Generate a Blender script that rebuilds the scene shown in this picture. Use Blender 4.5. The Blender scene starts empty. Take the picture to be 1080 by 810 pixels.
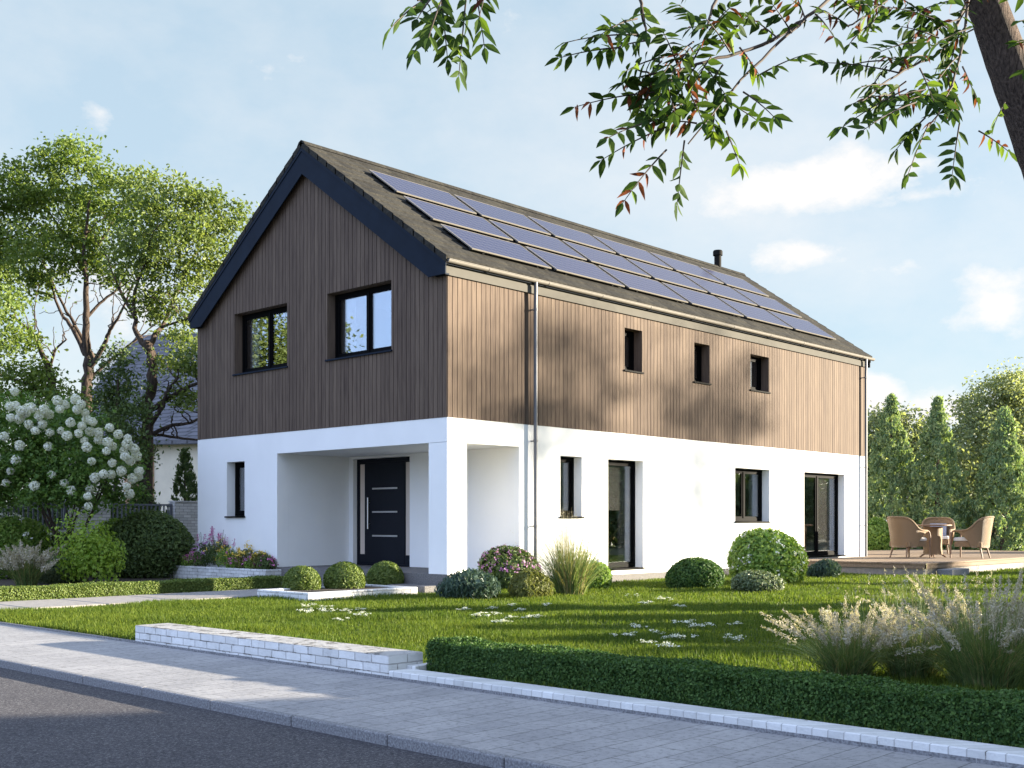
# light settings
SUN_STR, SUN_COL = 5.0, (1.0, 0.885, 0.69)
SKY_STR = 0.0495
SKY_VEIL, SKY_VEIL_COL = 0.72, (2.75, 3.45, 3.95)
SKY_CLOUD_COL = (4.55, 4.35, 4.2)
SKY_FILL_GAIN = (1.9, 1.98, 2.6)  # gain on the out-of-frame sky, added to fill the shade
CLX, CLY = 0.3, 0.7
CLOUDS = [(870, 195, 110, 36, 0.95), (795, 210, 70, 26, 0.75), (965, 208, 70, 18, 0.6), (865, 268, 66, 20, 0.75), (920, 285, 55, 16, 0.6), (1050, 320, 64, 44, 0.9), (925, 415, 36, 24, 0.9), (1000, 430, 60, 30, 0.65), (60, 320, 130, 60, 0.6), (105, 120, 34, 26, 0.55), (300, 60, 90, 26, 0.35), (760, 10, 120, 40, 0.5)]
EXPO = 2.3
import bpy, math, random
import numpy as np
from mathutils import Vector, Matrix

SC = bpy.context.scene
COL = SC.collection
RNG = np.random.default_rng(7)
R = math.radians

# ------------------------------------------------------------------ camera numbers (level camera with vertical shift)
CAM = np.array([-14.76, -15.41, 0.962])
YAW = R(42.977)
FPX, Y0 = 1200.0, 551.76
_s, _c = math.sin(YAW), math.cos(YAW)

def ray(px, py):
    u = (px - 540) / FPX
    v = (Y0 - py) / FPX
    return np.array([_c + u * _s, _s - u * _c, v])

def at_depth(px, py, d):
    return CAM + d * ray(px, py)

def on_ground(px, py, z):
    r = ray(px, py)
    return CAM + r * ((z - CAM[2]) / r[2])

# ------------------------------------------------------------------ mesh accumulator
class G:
    def __init__(s):
        s.v, s.f, s.n = [], [], 0

    def add(s, verts, faces):
        verts = np.asarray(verts, float).reshape(-1, 3)
        s.v.append(verts)
        if isinstance(faces, np.ndarray):
            s.f.append(faces + s.n)
        else:
            by = {}
            for f in faces:
                by.setdefault(len(f), []).append(f)
            for k, fl in by.items():
                s.f.append(np.asarray(fl, int) + s.n)
        s.n += len(verts)
        return s

    def box(s, x0, x1, y0, y1, z0, z1):
        v = [(x0, y0, z0), (x1, y0, z0), (x1, y1, z0), (x0, y1, z0), (x0, y0, z1), (x1, y0, z1), (x1, y1, z1), (x0, y1, z1)]
        return s.add(v, [(3, 2, 1, 0), (4, 5, 6, 7), (0, 1, 5, 4), (1, 2, 6, 5), (2, 3, 7, 6), (3, 0, 4, 7)])

    def cbox(s, x0, x1, y0, y1, z0, z1, b=0.01):
        """box with chamfered vertical and top edges"""
        def ringp(i, z):
            return [(x0 + i, y0, z), (x1 - i, y0, z), (x1, y0 + i, z), (x1, y1 - i, z), (x1 - i, y1, z), (x0 + i, y1, z), (x0, y1 - i, z), (x0, y0 + i, z)]
        def ring2(i, z):
            return [(x0 + 2 * i, y0 + i, z), (x1 - 2 * i, y0 + i, z), (x1 - i, y0 + 2 * i, z), (x1 - i, y1 - 2 * i, z), (x1 - 2 * i, y1 - i, z), (x0 + 2 * i, y1 - i, z), (x0 + i, y1 - 2 * i, z), (x0 + i, y0 + 2 * i, z)]
        v = ringp(b, z0) + ringp(b, z1 - b) + ring2(b, z1)
        f = []
        for k in range(8):
            j = (k + 1) % 8
            f += [(k, j, 8 + j, 8 + k), (8 + k, 8 + j, 16 + j, 16 + k)]
        s.add(v, f + [tuple(range(16, 24)), tuple(range(7, -1, -1))])
        return s

    def quad(s, a, b, c, d):
        return s.add([a, b, c, d], [(0, 1, 2, 3)])

    def prism(s, poly, ext):
        """polygon (list of 3-d points) extruded by the vector ext"""
        p = np.asarray(poly, float)
        n = len(p)
        v = np.vstack([p, p + np.asarray(ext, float)])
        f = [tuple(range(n - 1, -1, -1)), tuple(range(n, 2 * n))]
        f += [(i, (i + 1) % n, n + (i + 1) % n, n + i) for i in range(n)]
        return s.add(v, f)

    def tube(s, pts, rad, seg=8, cap=True):
        pts = np.asarray(pts, float)
        n = len(pts)
        rad = np.full(n, rad, float) if np.isscalar(rad) else np.asarray(rad, float)
        t = np.gradient(pts, axis=0)
        t /= np.linalg.norm(t, axis=1)[:, None] + 1e-9
        ref = np.array([0, 0, 1.0]) if abs(t[0][2]) < 0.9 else np.array([1.0, 0, 0])
        u = np.cross(t[0], ref); u /= np.linalg.norm(u)
        V = []
        a = np.arange(seg) * 2 * np.pi / seg
        for i in range(n):
            u = u - t[i] * np.dot(u, t[i]); u /= np.linalg.norm(u) + 1e-9
            w = np.cross(t[i], u)
            V.append(pts[i] + rad[i] * (np.cos(a)[:, None] * u + np.sin(a)[:, None] * w))
        f = []
        for i in range(n - 1):
            for k in range(seg):
                j = (k + 1) % seg
                f.append((i * seg + k, i * seg + j, (i + 1) * seg + j, (i + 1) * seg + k))
        s.add(np.vstack(V), f)
        if cap:
            s.add(V[0], [tuple(range(seg - 1, -1, -1))]); s.add(V[-1], [tuple(range(seg))])
        return s

    def lathe(s, prof, c, seg=20):
        """prof: list of (radius, z) turned about the vertical through c"""
        a = np.arange(seg) * 2 * np.pi / seg
        V = [np.stack([c[0] + r * np.cos(a), c[1] + r * np.sin(a), np.full(seg, c[2] + z)], 1) for r, z in prof]
        f = [(i * seg + k, i * seg + (k + 1) % seg, (i + 1) * seg + (k + 1) % seg, (i + 1) * seg + k) for i in range(len(prof) - 1) for k in range(seg)]
        s.add(np.vstack(V), f)
        s.add(V[0], [tuple(range(seg - 1, -1, -1))]); s.add(V[-1], [tuple(range(seg))])
        return s

    def kites(s, P, N, size, asp=0.5, tilt=0.5, rng=RNG, up=None, fold=0.12):
        """leaf-shaped faces at P facing roughly N"""
        P = np.asarray(P, float); n = len(P)
        if n == 0:
            return s
        N = np.asarray(N, float) + rng.normal(0, tilt, (n, 3))
        N /= np.linalg.norm(N, axis=1)[:, None] + 1e-9
        T = rng.normal(0, 1, (n, 3)) if up is None else np.asarray(up, float) + rng.normal(0, 0.5, (n, 3))
        T -= N * (T * N).sum(1)[:, None]
        T /= np.linalg.norm(T, axis=1)[:, None] + 1e-9
        B = np.cross(N, T)
        L = (size * rng.uniform(0.6, 1.3, n))[:, None]
        W = L * asp * 0.5
        a = P - T * L * 0.5
        b = P + B * W - T * L * 0.08 + N * L * fold
        c = P + T * L * 0.5
        d = P - B * W - T * L * 0.08 + N * L * fold
        V = np.stack([a, b, c, d], 1).reshape(-1, 3)
        F = np.arange(4 * n).reshape(-1, 4)
        return s.add(V, F)

    def build(s, name, mat, parent=None, loc=None, smooth=False, **props):
        o0 = np.zeros(3)
        if parent is not None:
            q = parent
            while q is not None:
                o0 = o0 + np.array(q.location); q = q.parent
        elif loc is not None:
            o0 = np.asarray(loc, float)
        me = bpy.data.meshes.new(name)
        V = np.vstack(s.v) - o0
        me.vertices.add(len(V))
        me.vertices.foreach_set('co', V.astype(np.float32).ravel())
        tot = np.concatenate([np.full(len(f), f.shape[1], np.int32) for f in s.f])
        idx = np.concatenate([f.ravel() for f in s.f]).astype(np.int32)
        st = np.concatenate([[0], np.cumsum(tot)[:-1]]).astype(np.int32)
        me.loops.add(len(idx)); me.loops.foreach_set('vertex_index', idx)
        me.polygons.add(len(tot))
        me.polygons.foreach_set('loop_start', st)
        me.polygons.foreach_set('loop_total', tot)
        me.polygons.foreach_set('use_smooth', np.full(len(tot), bool(smooth)))
        me.update(calc_edges=True)
        me.materials.append(mat)
        o = bpy.data.objects.new(name, me)
        COL.objects.link(o)
        if parent is not None:
            o.parent = parent
        elif loc is not None:
            o.location = loc
        for k, v in props.items():
            o[k] = v
        return o

def thing(name, label, cat, loc=(0, 0, 0), group=None, rz=0.0):
    o = bpy.data.objects.new(name, None)
    COL.objects.link(o)
    o.empty_display_size = 0.2
    o.location = loc
    o.rotation_euler = (0, 0, rz)
    o['label'] = label; o['category'] = cat
    if group:
        o['group'] = group
    return o

def tag(o, label, cat, group=None):
    o['label'] = label; o['category'] = cat
    if group:
        o['group'] = group
    return o

def copy_tree(o, parent=None):
    c = o.copy(); COL.objects.link(c)
    if parent is not None:
        c.parent = parent
    for ch in list(o.children):
        copy_tree(ch, c)
    return c

# ------------------------------------------------------------------ materials
def nmat(name):
    m = bpy.data.materials.new(name); m.use_nodes = True
    nt = m.node_tree
    return m, nt, nt.nodes['Principled BSDF']

def nd(nt, t, **kw):
    n = nt.nodes.new(t)
    for k, v in kw.items():
        if k.startswith('i_'):
            n.inputs[k[2:].replace('_', ' ')].default_value = v
        else:
            setattr(n, k, v)
    return n

def ramp(nt, stops):
    r = nt.nodes.new('ShaderNodeValToRGB')
    e = r.color_ramp.elements
    while len(e) < len(stops):
        e.new(0.5)
    for k, (p, c) in enumerate(stops):
        e[k].position = p
        e[k].color = (*c, 1) if len(c) == 3 else c
    return r

def coords(nt, scale=(1, 1, 1), kind='Object'):
    tc = nd(nt, 'ShaderNodeTexCoord')
    mp = nd(nt, 'ShaderNodeMapping')
    mp.inputs['Scale'].default_value = scale
    nt.links.new(tc.outputs[kind], mp.inputs['Vector'])
    return mp.outputs['Vector']

def world_pos(nt, scale=(1, 1, 1)):
    g = nd(nt, 'ShaderNodeNewGeometry')
    mp = nd(nt, 'ShaderNodeMapping')
    mp.inputs['Scale'].default_value = scale
    nt.links.new(g.outputs['Position'], mp.inputs['Vector'])
    return mp.outputs['Vector']

def noise(nt, vec, scale, detail=4, rough=0.55):
    n = nd(nt, 'ShaderNodeTexNoise')
    n.inputs['Scale'].default_value = scale
    n.inputs['Detail'].default_value = detail
    n.inputs['Roughness'].default_value = rough
    nt.links.new(vec, n.inputs['Vector'])
    return n.outputs['Fac']

def bump(nt, b, h, strength=0.3, dist=0.01):
    n = nd(nt, 'ShaderNodeBump')
    n.inputs['Strength'].default_value = strength
    n.inputs['Distance'].default_value = dist
    nt.links.new(h, n.inputs['Height'])
    nt.links.new(n.outputs['Normal'], b.inputs['Normal'])

def mixc(nt, fac, a, b, mode='MIX'):
    m = nd(nt, 'ShaderNodeMix', data_type='RGBA', blend_type=mode)
    for sock, v in ((m.inputs['Factor'], fac), (m.inputs[6], a), (m.inputs[7], b)):
        if hasattr(v, 'is_linked'):
            nt.links.new(v, sock)
        else:
            sock.default_value = v if not isinstance(v, tuple) else ((*v, 1) if len(v) == 3 else v)
    return m.outputs[2]

def plain(name, col, rough=0.6, metal=0.0, var=0.12, scale=6.0, bmp=0.0, spec=0.5, bscale=None):
    m, nt, b = nmat(name)
    v = coords(nt)
    f = noise(nt, v, scale, 5)
    lo = tuple(c * (1 - var) for c in col); hi = tuple(min(1, c * (1 + var)) for c in col)
    rp = ramp(nt, [(0.3, lo), (0.7, hi)])
    nt.links.new(f, rp.inputs['Fac'])
    nt.links.new(rp.outputs['Color'], b.inputs['Base Color'])
    b.inputs['Roughness'].default_value = rough
    b.inputs['Metallic'].default_value = metal
    b.inputs['Specular IOR Level'].default_value = spec
    if bmp:
        bump(nt, b, noise(nt, v, bscale or scale * 6, 4), bmp, 0.01)
    return m

def leafmat(name, c1, c2, trans=0.35, rough=0.5, patch=None, spec=0.3):
    """leaves: each leaf its own tint between c1 and c2, partly see-through to light"""
    m, nt, b = nmat(name)
    g = nd(nt, 'ShaderNodeNewGeometry')
    rp = ramp(nt, [(0.0, c1), (1.0, c2)])
    nt.links.new(g.outputs['Random Per Island'], rp.inputs['Fac'])
    col = rp.outputs['Color']
    if patch:
        f = noise(nt, world_pos(nt), patch[0], 3)
        r2 = ramp(nt, [(0.35, (1, 1, 1)), (0.65, patch[1])])
        nt.links.new(f, r2.inputs['Fac'])
        col = mixc(nt, 1.0, col, r2.outputs['Color'], 'MULTIPLY')
    nt.links.new(col, b.inputs['Base Color'])
    b.inputs['Roughness'].default_value = rough
    b.inputs['Specular IOR Level'].default_value = spec
    tr = nd(nt, 'ShaderNodeBsdfTranslucent')
    tcol = mixc(nt, 1.0, col, (1.16, 1.17, 0.55), 'MULTIPLY')
    nt.links.new(tcol, tr.inputs['Color'])
    mx = nd(nt, 'ShaderNodeMixShader')
    mx.inputs['Fac'].default_value = trans
    nt.links.new(b.outputs[0], mx.inputs[1]); nt.links.new(tr.outputs[0], mx.inputs[2])
    nt.links.new(mx.outputs[0], nt.nodes['Material Output'].inputs['Surface'])
    return m

def brickmat(name, col, mortar, bw, bh, wear=(0.08, 0.07, 0.06), var=0.10, axes='wall', rough=0.8, msize=0.006, bstr=0.6, wearth=0.53):
    m, nt, b = nmat(name)
    g = nd(nt, 'ShaderNodeNewGeometry')
    sp = nd(nt, 'ShaderNodeSeparateXYZ'); nt.links.new(g.outputs['Position'], sp.inputs[0])
    cb = nd(nt, 'ShaderNodeCombineXYZ')
    if axes == 'wall':
        ad = nd(nt, 'ShaderNodeMath', operation='ADD')
        nt.links.new(sp.outputs[0], ad.inputs[0]); nt.links.new(sp.outputs[1], ad.inputs[1])
        nt.links.new(ad.outputs[0], cb.inputs[0])
        nt.links.new(sp.outputs[2], cb.inputs[1])
    else:
        nt.links.new(sp.outputs[1], cb.inputs[0]); nt.links.new(sp.outputs[0], cb.inputs[1])
    mp = nd(nt, 'ShaderNodeMapping'); mp.inputs['Location'].default_value = (0.03, 0.16 if axes == 'wall' else 0.0, 0)
    nt.links.new(cb.outputs[0], mp.inputs[0])
    # a little waviness so that joints are not ruler straight
    nz = nd(nt, 'ShaderNodeTexNoise'); nz.inputs['Scale'].default_value = 9; nt.links.new(g.outputs['Position'], nz.inputs['Vector'])
    sc = nd(nt, 'ShaderNodeVectorMath', operation='SCALE'); sc.inputs['Scale'].default_value = 0.012
    nt.links.new(nz.outputs['Color'], sc.inputs[0])
    av = nd(nt, 'ShaderNodeVectorMath', operation='ADD')
    nt.links.new(mp.outputs[0], av.inputs[0]); nt.links.new(sc.outputs[0], av.inputs[1])
    br = nd(nt, 'ShaderNodeTexBrick')
    br.inputs['Scale'].default_value = 1.0
    br.inputs['Brick Width'].default_value = bw; br.inputs['Row Height'].default_value = bh
    br.inputs['Mortar Size'].default_value = msize; br.inputs['Mortar Smooth'].default_value = 0.3
    br.inputs['Color1'].default_value = (*[c * (1 - var) for c in col], 1)
    br.inputs['Color2'].default_value = (*[min(1, c * (1 + var)) for c in col], 1)
    br.inputs['Mortar'].default_value = (*mortar, 1)
    nt.links.new(av.outputs[0], br.inputs['Vector'])
    f = noise(nt, g.outputs['Position'], 7.0, 6, 0.65)
    rp = ramp(nt, [(wearth, (0, 0, 0)), (wearth + 0.06, (1, 1, 1))]); nt.links.new(f, rp.inputs['Fac'])
    mul = nd(nt, 'ShaderNodeMath', operation='MULTIPLY'); nt.links.new(rp.outputs['Color'], mul.inputs[0])
    # wear sits mostly along the joints
    ad2 = nd(nt, 'ShaderNodeMath', operation='MULTIPLY_ADD'); nt.links.new(br.outputs['Fac'], ad2.inputs[0]); ad2.inputs[1].default_value = 0.75; ad2.inputs[2].default_value = 0.10
    nt.links.new(ad2.outputs[0], mul.inputs[1])
    c1 = mixc(nt, mul.outputs[0], br.outputs['Color'], wear)
    f2 = noise(nt, g.outputs['Position'], 2.2, 6, 0.6)
    r2 = ramp(nt, [(0.35, (0.86, 0.86, 0.85)), (0.65, (1.05, 1.05, 1.05))]); nt.links.new(f2, r2.inputs['Fac'])
    c2 = mixc(nt, 1.0, c1, r2.outputs['Color'], 'MULTIPLY')
    nt.links.new(c2, b.inputs['Base Color'])
    b.inputs['Roughness'].default_value = rough
    inv = nd(nt, 'ShaderNodeMath', operation='MULTIPLY_ADD'); nt.links.new(br.outputs['Fac'], inv.inputs[0]); inv.inputs[1].default_value = -0.7
    nt.links.new(noise(nt, g.outputs['Position'], 40, 4), inv.inputs[2])
    bump(nt, b, inv.outputs[0], bstr, 0.01)
    return m

def woodmat(name, dark, light, grain=(38, 38, 1.6), rough=0.8, isl=0.2, bmp=0.35):
    m, nt, b = nmat(name)
    v = coords(nt, grain)
    f = noise(nt, v, 1.0, 5, 0.6)
    g = nd(nt, 'ShaderNodeNewGeometry')
    ad = nd(nt, 'ShaderNodeMath', operation='MULTIPLY_ADD')
    nt.links.new(g.outputs['Random Per Island'], ad.inputs[0]); ad.inputs[1].default_value = isl
    sub = nd(nt, 'ShaderNodeMath', operation='SUBTRACT'); nt.links.new(f, sub.inputs[0]); sub.inputs[1].default_value = isl * 0.5
    nt.links.new(sub.outputs[0], ad.inputs[2])
    rp = ramp(nt, [(0.25, dark), (0.75, light)])
    nt.links.new(ad.outputs[0], rp.inputs['Fac'])
    nt.links.new(rp.outputs['Color'], b.inputs['Base Color'])
    b.inputs['Roughness'].default_value = rough
    b.inputs['Specular IOR Level'].default_value = 0.25
    bump(nt, b, f, bmp, 0.004)
    return m

def barkmat(name, dark, light, scale=(9, 9, 1.6), strength=0.9):
    m, nt, b = nmat(name)
    v = coords(nt, scale)
    f = noise(nt, v, 2.2, 6, 0.65)
    rp = ramp(nt, [(0.3, dark), (0.7, light)]); nt.links.new(f, rp.inputs['Fac'])
    nt.links.new(rp.outputs['Color'], b.inputs['Base Color'])
    b.inputs['Roughness'].default_value = 0.9
    b.inputs['Specular IOR Level'].default_value = 0.2
    bump(nt, b, f, strength, 0.03)
    return m

M = {}
M['render'] = plain('white_render', (0.80, 0.80, 0.795), 0.9, var=0.025, scale=1.3, bmp=0.12, bscale=160, spec=0.2)
M['clad'] = woodmat('timber_cladding', (0.063, 0.0425, 0.033), (0.147, 0.107, 0.079))
M['clad_back'] = plain('cladding_backing', (0.06, 0.045, 0.035), 0.9)
M['navy'] = plain('navy_board', (0.008, 0.014, 0.026), 0.7, var=0.15, scale=3, spec=0.12)
M['black_frame'] = plain('black_frame', (0.003, 0.003, 0.0035), 0.6, var=0.1, spec=0.04)
M['door'] = plain('front_door_paint', (0.008, 0.010, 0.016), 0.5, var=0.08, scale=3, spec=0.15)
M['steel'] = plain('brushed_steel', (0.62, 0.62, 0.62), 0.32, metal=1.0, var=0.06, scale=30)
M['zinc'] = plain('zinc_pipe', (0.15, 0.153, 0.165), 0.5, metal=0.4, var=0.08, scale=8, spec=0.3)
M['gutter'] = plain('gutter_metal', (0.20, 0.185, 0.165), 0.6, metal=0.0, var=0.08, scale=5, spec=0.15)
M['fascia'] = plain('fascia_paint', (0.105, 0.10, 0.09), 0.8, var=0.06, scale=4, spec=0.08)
M['plinth'] = plain('grey_stone', (0.15, 0.143, 0.140), 0.9, spec=0.15, var=0.35, scale=45, bmp=0.3)
M['granite'] = plain('grey_granite', (0.19, 0.19, 0.20), 0.8, var=0.55, scale=70, bmp=0.4)
M['interior'] = plain('interior_plaster', (0.50, 0.45, 0.39), 0.9, var=0.03)
M['floorboard'] = plain('interior_floor', (0.20, 0.14, 0.09), 0.6, var=0.1)
M['blind'] = plain('pale_blind', (0.44, 0.39, 0.335), 0.85, var=0.05, scale=2)
M['curtain'] = plain('grey_curtain', (0.42, 0.42, 0.45), 0.9, var=0.08, scale=3)
M['frost'] = plain('frosted_glass', (0.62, 0.52, 0.44), 0.35, var=0.03, scale=1)
M['cushion'] = plain('pale_cushion', (0.55, 0.50, 0.45), 0.9, var=0.06, scale=20)
M['cushion_blue'] = plain('grey_blue_cushion', (0.24, 0.25, 0.31), 0.9, var=0.08, scale=20)
M['soil'] = plain('garden_soil', (0.055, 0.042, 0.030), 0.95, var=0.4, scale=14, bmp=0.8)
M['fence_metal'] = plain('fence_metal', (0.10, 0.105, 0.125), 0.5, var=0.1)
M['flue'] = plain('flue_metal', (0.014, 0.013, 0.0125), 0.7, var=0.2, scale=8, spec=0.06)
M['bark_dark'] = barkmat('bark_dark', (0.020, 0.014, 0.012), (0.105, 0.078, 0.062))
M['bark_mid'] = barkmat('bark_mid', (0.05, 0.035, 0.028), (0.17, 0.12, 0.09))
M['bark_near'] = barkmat('bark_near', (0.022, 0.016, 0.014), (0.17, 0.125, 0.10), scale=(38, 38, 5), strength=1.0)
M['twig'] = plain('twig_bark', (0.045, 0.030, 0.022), 0.8, var=0.3, scale=30)
M['paint_brick'] = brickmat('painted_white_brick', (0.66, 0.66, 0.655), (0.36, 0.35, 0.34), 0.225, 0.075)
M['paint_brick_kerb'] = brickmat('painted_kerb_brick', (0.62, 0.62, 0.615), (0.42, 0.41, 0.40), 0.105, 0.24, wearth=0.60, msize=0.004)
M['garden_brick'] = brickmat('grey_white_garden_brick', (0.50, 0.48, 0.47), (0.20, 0.19, 0.18), 0.24, 0.08, wearth=0.7, var=0.16)
M['far_brick'] = brickmat('far_house_brick', (0.44, 0.25, 0.15), (0.42, 0.34, 0.27), 0.3, 0.1, wearth=0.9)

def glassmat():
    m, nt, b = nmat('window_glass')
    nt.nodes.remove(b)
    tr = nd(nt, 'ShaderNodeBsdfTransparent'); tr.inputs[0].default_value = (0.95, 0.96, 0.96, 1)
    gl = nd(nt, 'ShaderNodeBsdfGlossy'); gl.inputs['Roughness'].default_value = 0.0
    gl.inputs['Color'].default_value = (0.92, 0.95, 1.0, 1)
    fr = nd(nt, 'ShaderNodeFresnel'); fr.inputs['IOR'].default_value = 1.5
    ma = nd(nt, 'ShaderNodeMath', operation='MULTIPLY_ADD'); ma.inputs[1].default_value = 0.7; ma.inputs[2].default_value = 0.11
    nt.links.new(fr.outputs[0], ma.inputs[0])
    mx = nd(nt, 'ShaderNodeMixShader')
    nt.links.new(ma.outputs[0], mx.inputs['Fac']); nt.links.new(tr.outputs[0], mx.inputs[1]); nt.links.new(gl.outputs[0], mx.inputs[2])
    nt.links.new(mx.outputs[0], nt.nodes['Material Output'].inputs['Surface'])
    return m
M['glass'] = glassmat()

def roofmat():
    m, nt, b = nmat('roof_tile')
    g = nd(nt, 'ShaderNodeNewGeometry')
    v = coords(nt, (1, 1, 1))
    f = noise(nt, v, 14, 6, 0.7)
    rp = ramp(nt, [(0.25, (0.017, 0.0165, 0.0155)), (0.75, (0.054, 0.052, 0.047))])
    nt.links.new(f, rp.inputs['Fac'])
    # each tile along a course its own tone
    sp = nd(nt, 'ShaderNodeSeparateXYZ'); nt.links.new(g.outputs['Position'], sp.inputs[0])
    dv = nd(nt, 'ShaderNodeMath', operation='DIVIDE'); nt.links.new(sp.outputs[0], dv.inputs[0]); dv.inputs[1].default_value = 0.30
    fl = nd(nt, 'ShaderNodeMath', operation='FLOOR'); nt.links.new(dv.outputs[0], fl.inputs[0])
    dz = nd(nt, 'ShaderNodeMath', operation='DIVIDE'); nt.links.new(sp.outputs[2], dz.inputs[0]); dz.inputs[1].default_value = 0.2006
    fz = nd(nt, 'ShaderNodeMath', operation='FLOOR'); nt.links.new(dz.outputs[0], fz.inputs[0])
    cb = nd(nt, 'ShaderNodeCombineXYZ'); nt.links.new(fl.outputs[0], cb.inputs[0]); nt.links.new(fz.outputs[0], cb.inputs[1])
    wn = nd(nt, 'ShaderNodeTexWhiteNoise', noise_dimensions='2D'); nt.links.new(cb.outputs[0], wn.inputs['Vector'])
    r2 = ramp(nt, [(0.0, (0.72, 0.72, 0.74)), (1.0, (1.2, 1.18, 1.12))]); nt.links.new(wn.outputs['Value'], r2.inputs['Fac'])
    c = mixc(nt, 1.0, rp.outputs['Color'], r2.outputs['Color'], 'MULTIPLY')
    nt.links.new(c, b.inputs['Base Color'])
    b.inputs['Roughness'].default_value = 0.95; b.inputs['Specular IOR Level'].default_value = 0.08
    wv = nd(nt, 'ShaderNodeMath', operation='FRACT'); nt.links.new(dv.outputs[0], wv.inputs[0])
    pp = nd(nt, 'ShaderNodeMath', operation='PINGPONG'); nt.links.new(wv.outputs[0], pp.inputs[0]); pp.inputs[1].default_value = 0.5
    ad = nd(nt, 'ShaderNodeMath', operation='ADD'); nt.links.new(pp.outputs[0], ad.inputs[0]); nt.links.new(f, ad.inputs[1])
    bump(nt, b, ad.outputs[0], 0.5, 0.02)
    return m
M['roof'] = roofmat()

def solarmat():
    m, nt, b = nmat('solar_cells')
    g = nd(nt, 'ShaderNodeNewGeometry')
    sp = nd(nt, 'ShaderNodeSeparateXYZ'); nt.links.new(g.outputs['Position'], sp.inputs[0])
    outs = []
    for ax, per, wd in ((0, 0.168, 0.07), (1, 0.136, 0.09), (0, 0.042, 0.10)):
        dv = nd(nt, 'ShaderNodeMath', operation='DIVIDE'); nt.links.new(sp.outputs[ax], dv.inputs[0]); dv.inputs[1].default_value = per
        fr = nd(nt, 'ShaderNodeMath', operation='FRACT'); nt.links.new(dv.outputs[0], fr.inputs[0])
        lt = nd(nt, 'ShaderNodeMath', operation='LESS_THAN'); nt.links.new(fr.outputs[0], lt.inputs[0]); lt.inputs[1].default_value = wd
        outs.append(lt.outputs[0])
    mx1 = nd(nt, 'ShaderNodeMath', operation='MAXIMUM'); nt.links.new(outs[0], mx1.inputs[0]); nt.links.new(outs[1], mx1.inputs[1])
    c0 = mixc(nt, outs[2], (0.020, 0.0185, 0.056), (0.031, 0.029, 0.075))
    c1 = mixc(nt, mx1.outputs[0], c0, (0.085, 0.083, 0.12))
    nt.links.new(c1, b.inputs['Base Color'])
    b.inputs['Roughness'].default_value = 0.22
    b.inputs['Specular IOR Level'].default_value = 0.22
    return m
M['solar'] = solarmat()
M['alu'] = plain('panel_frame_metal', (0.20, 0.185, 0.16), 0.6, metal=0.0, var=0.04, spec=0.15)
M['black_edge'] = plain('panel_rail', (0.02, 0.02, 0.022), 0.5)

def asphalt():
    m, nt, b = nmat('asphalt')
    p = world_pos(nt)
    f = noise(nt, p, 62, 5, 0.85)
    rp = ramp(nt, [(0.40, (0.017, 0.016, 0.021)), (0.52, (0.056, 0.053, 0.064)), (0.60, (0.16, 0.155, 0.16)), (0.68, (0.26, 0.25, 0.24))])
    nt.links.new(f, rp.inputs['Fac'])
    f2 = noise(nt, p, 0.9, 5, 0.6)
    r2 = ramp(nt, [(0.3, (0.82, 0.82, 0.84)), (0.7, (1.12, 1.10, 1.06))]); nt.links.new(f2, r2.inputs['Fac'])
    nt.links.new(mixc(nt, 1.0, rp.outputs['Color'], r2.outputs['Color'], 'MULTIPLY'), b.inputs['Base Color'])
    b.inputs['Roughness'].default_value = 0.9
    bump(nt, b, f, 0.7, 0.012)
    return m
M['asphalt'] = asphalt()

def paving():
    m, nt, b = nmat('concrete_pavers')
    g = nd(nt, 'ShaderNodeNewGeometry')
    sp = nd(nt, 'ShaderNodeSeparateXYZ'); nt.links.new(g.outputs['Position'], sp.inputs[0])
    cb = nd(nt, 'ShaderNodeCombineXYZ'); nt.links.new(sp.outputs[0], cb.inputs[0]); nt.links.new(sp.outputs[1], cb.inputs[1])
    br = nd(nt, 'ShaderNodeTexBrick'); br.offset = 0.5
    br.inputs['Scale'].default_value = 1.0
    br.inputs['Brick Width'].default_value = 0.44; br.inputs['Row Height'].default_value = 0.22
    br.inputs['Mortar Size'].default_value = 0.0034; br.inputs['Mortar Smooth'].default_value = 0.2
    br.inputs['Color1'].default_value = (0.28, 0.275, 0.28, 1); br.inputs['Color2'].default_value = (0.325, 0.318, 0.32, 1)
    br.inputs['Mortar'].default_value = (0.09, 0.088, 0.085, 1)
    nt.links.new(cb.outputs[0], br.inputs['Vector'])
    f = noise(nt, g.outputs['Position'], 22, 6, 0.7)
    r1 = ramp(nt, [(0.30, (0.48, 0.48, 0.48)), (0.47, (0.96, 0.96, 0.96)), (0.75, (1.12, 1.12, 1.12))]); nt.links.new(f, r1.inputs['Fac'])
    f2 = noise(nt, g.outputs['Position'], 1.6, 6, 0.65)
    r2 = ramp(nt, [(0.3, (0.80, 0.80, 0.81)), (0.7, (1.12, 1.11, 1.10))]); nt.links.new(f2, r2.inputs['Fac'])
    c = mixc(nt, 1.0, br.outputs['Color'], r1.outputs['Color'], 'MULTIPLY')
    c = mixc(nt, 1.0, c, r2.outputs['Color'], 'MULTIPLY')
    nt.links.new(c, b.inputs['Base Color'])
    b.inputs['Roughness'].default_value = 0.85
    h = nd(nt, 'ShaderNodeMath', operation='MULTIPLY_ADD'); nt.links.new(br.outputs['Fac'], h.inputs[0]); h.inputs[1].default_value = -0.8; nt.links.new(f, h.inputs[2])
    bump(nt, b, h.outputs[0], 0.5, 0.006)
    return m
M['pavers'] = paving()
M['slab'] = plain('path_slab', (0.27, 0.25, 0.235), 0.85, var=0.18, scale=10, bmp=0.3)
M['lawn_soil'] = plain('lawn_soil', (0.030, 0.042, 0.010), 0.95, var=0.4, scale=9, bmp=0.6)
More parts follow.
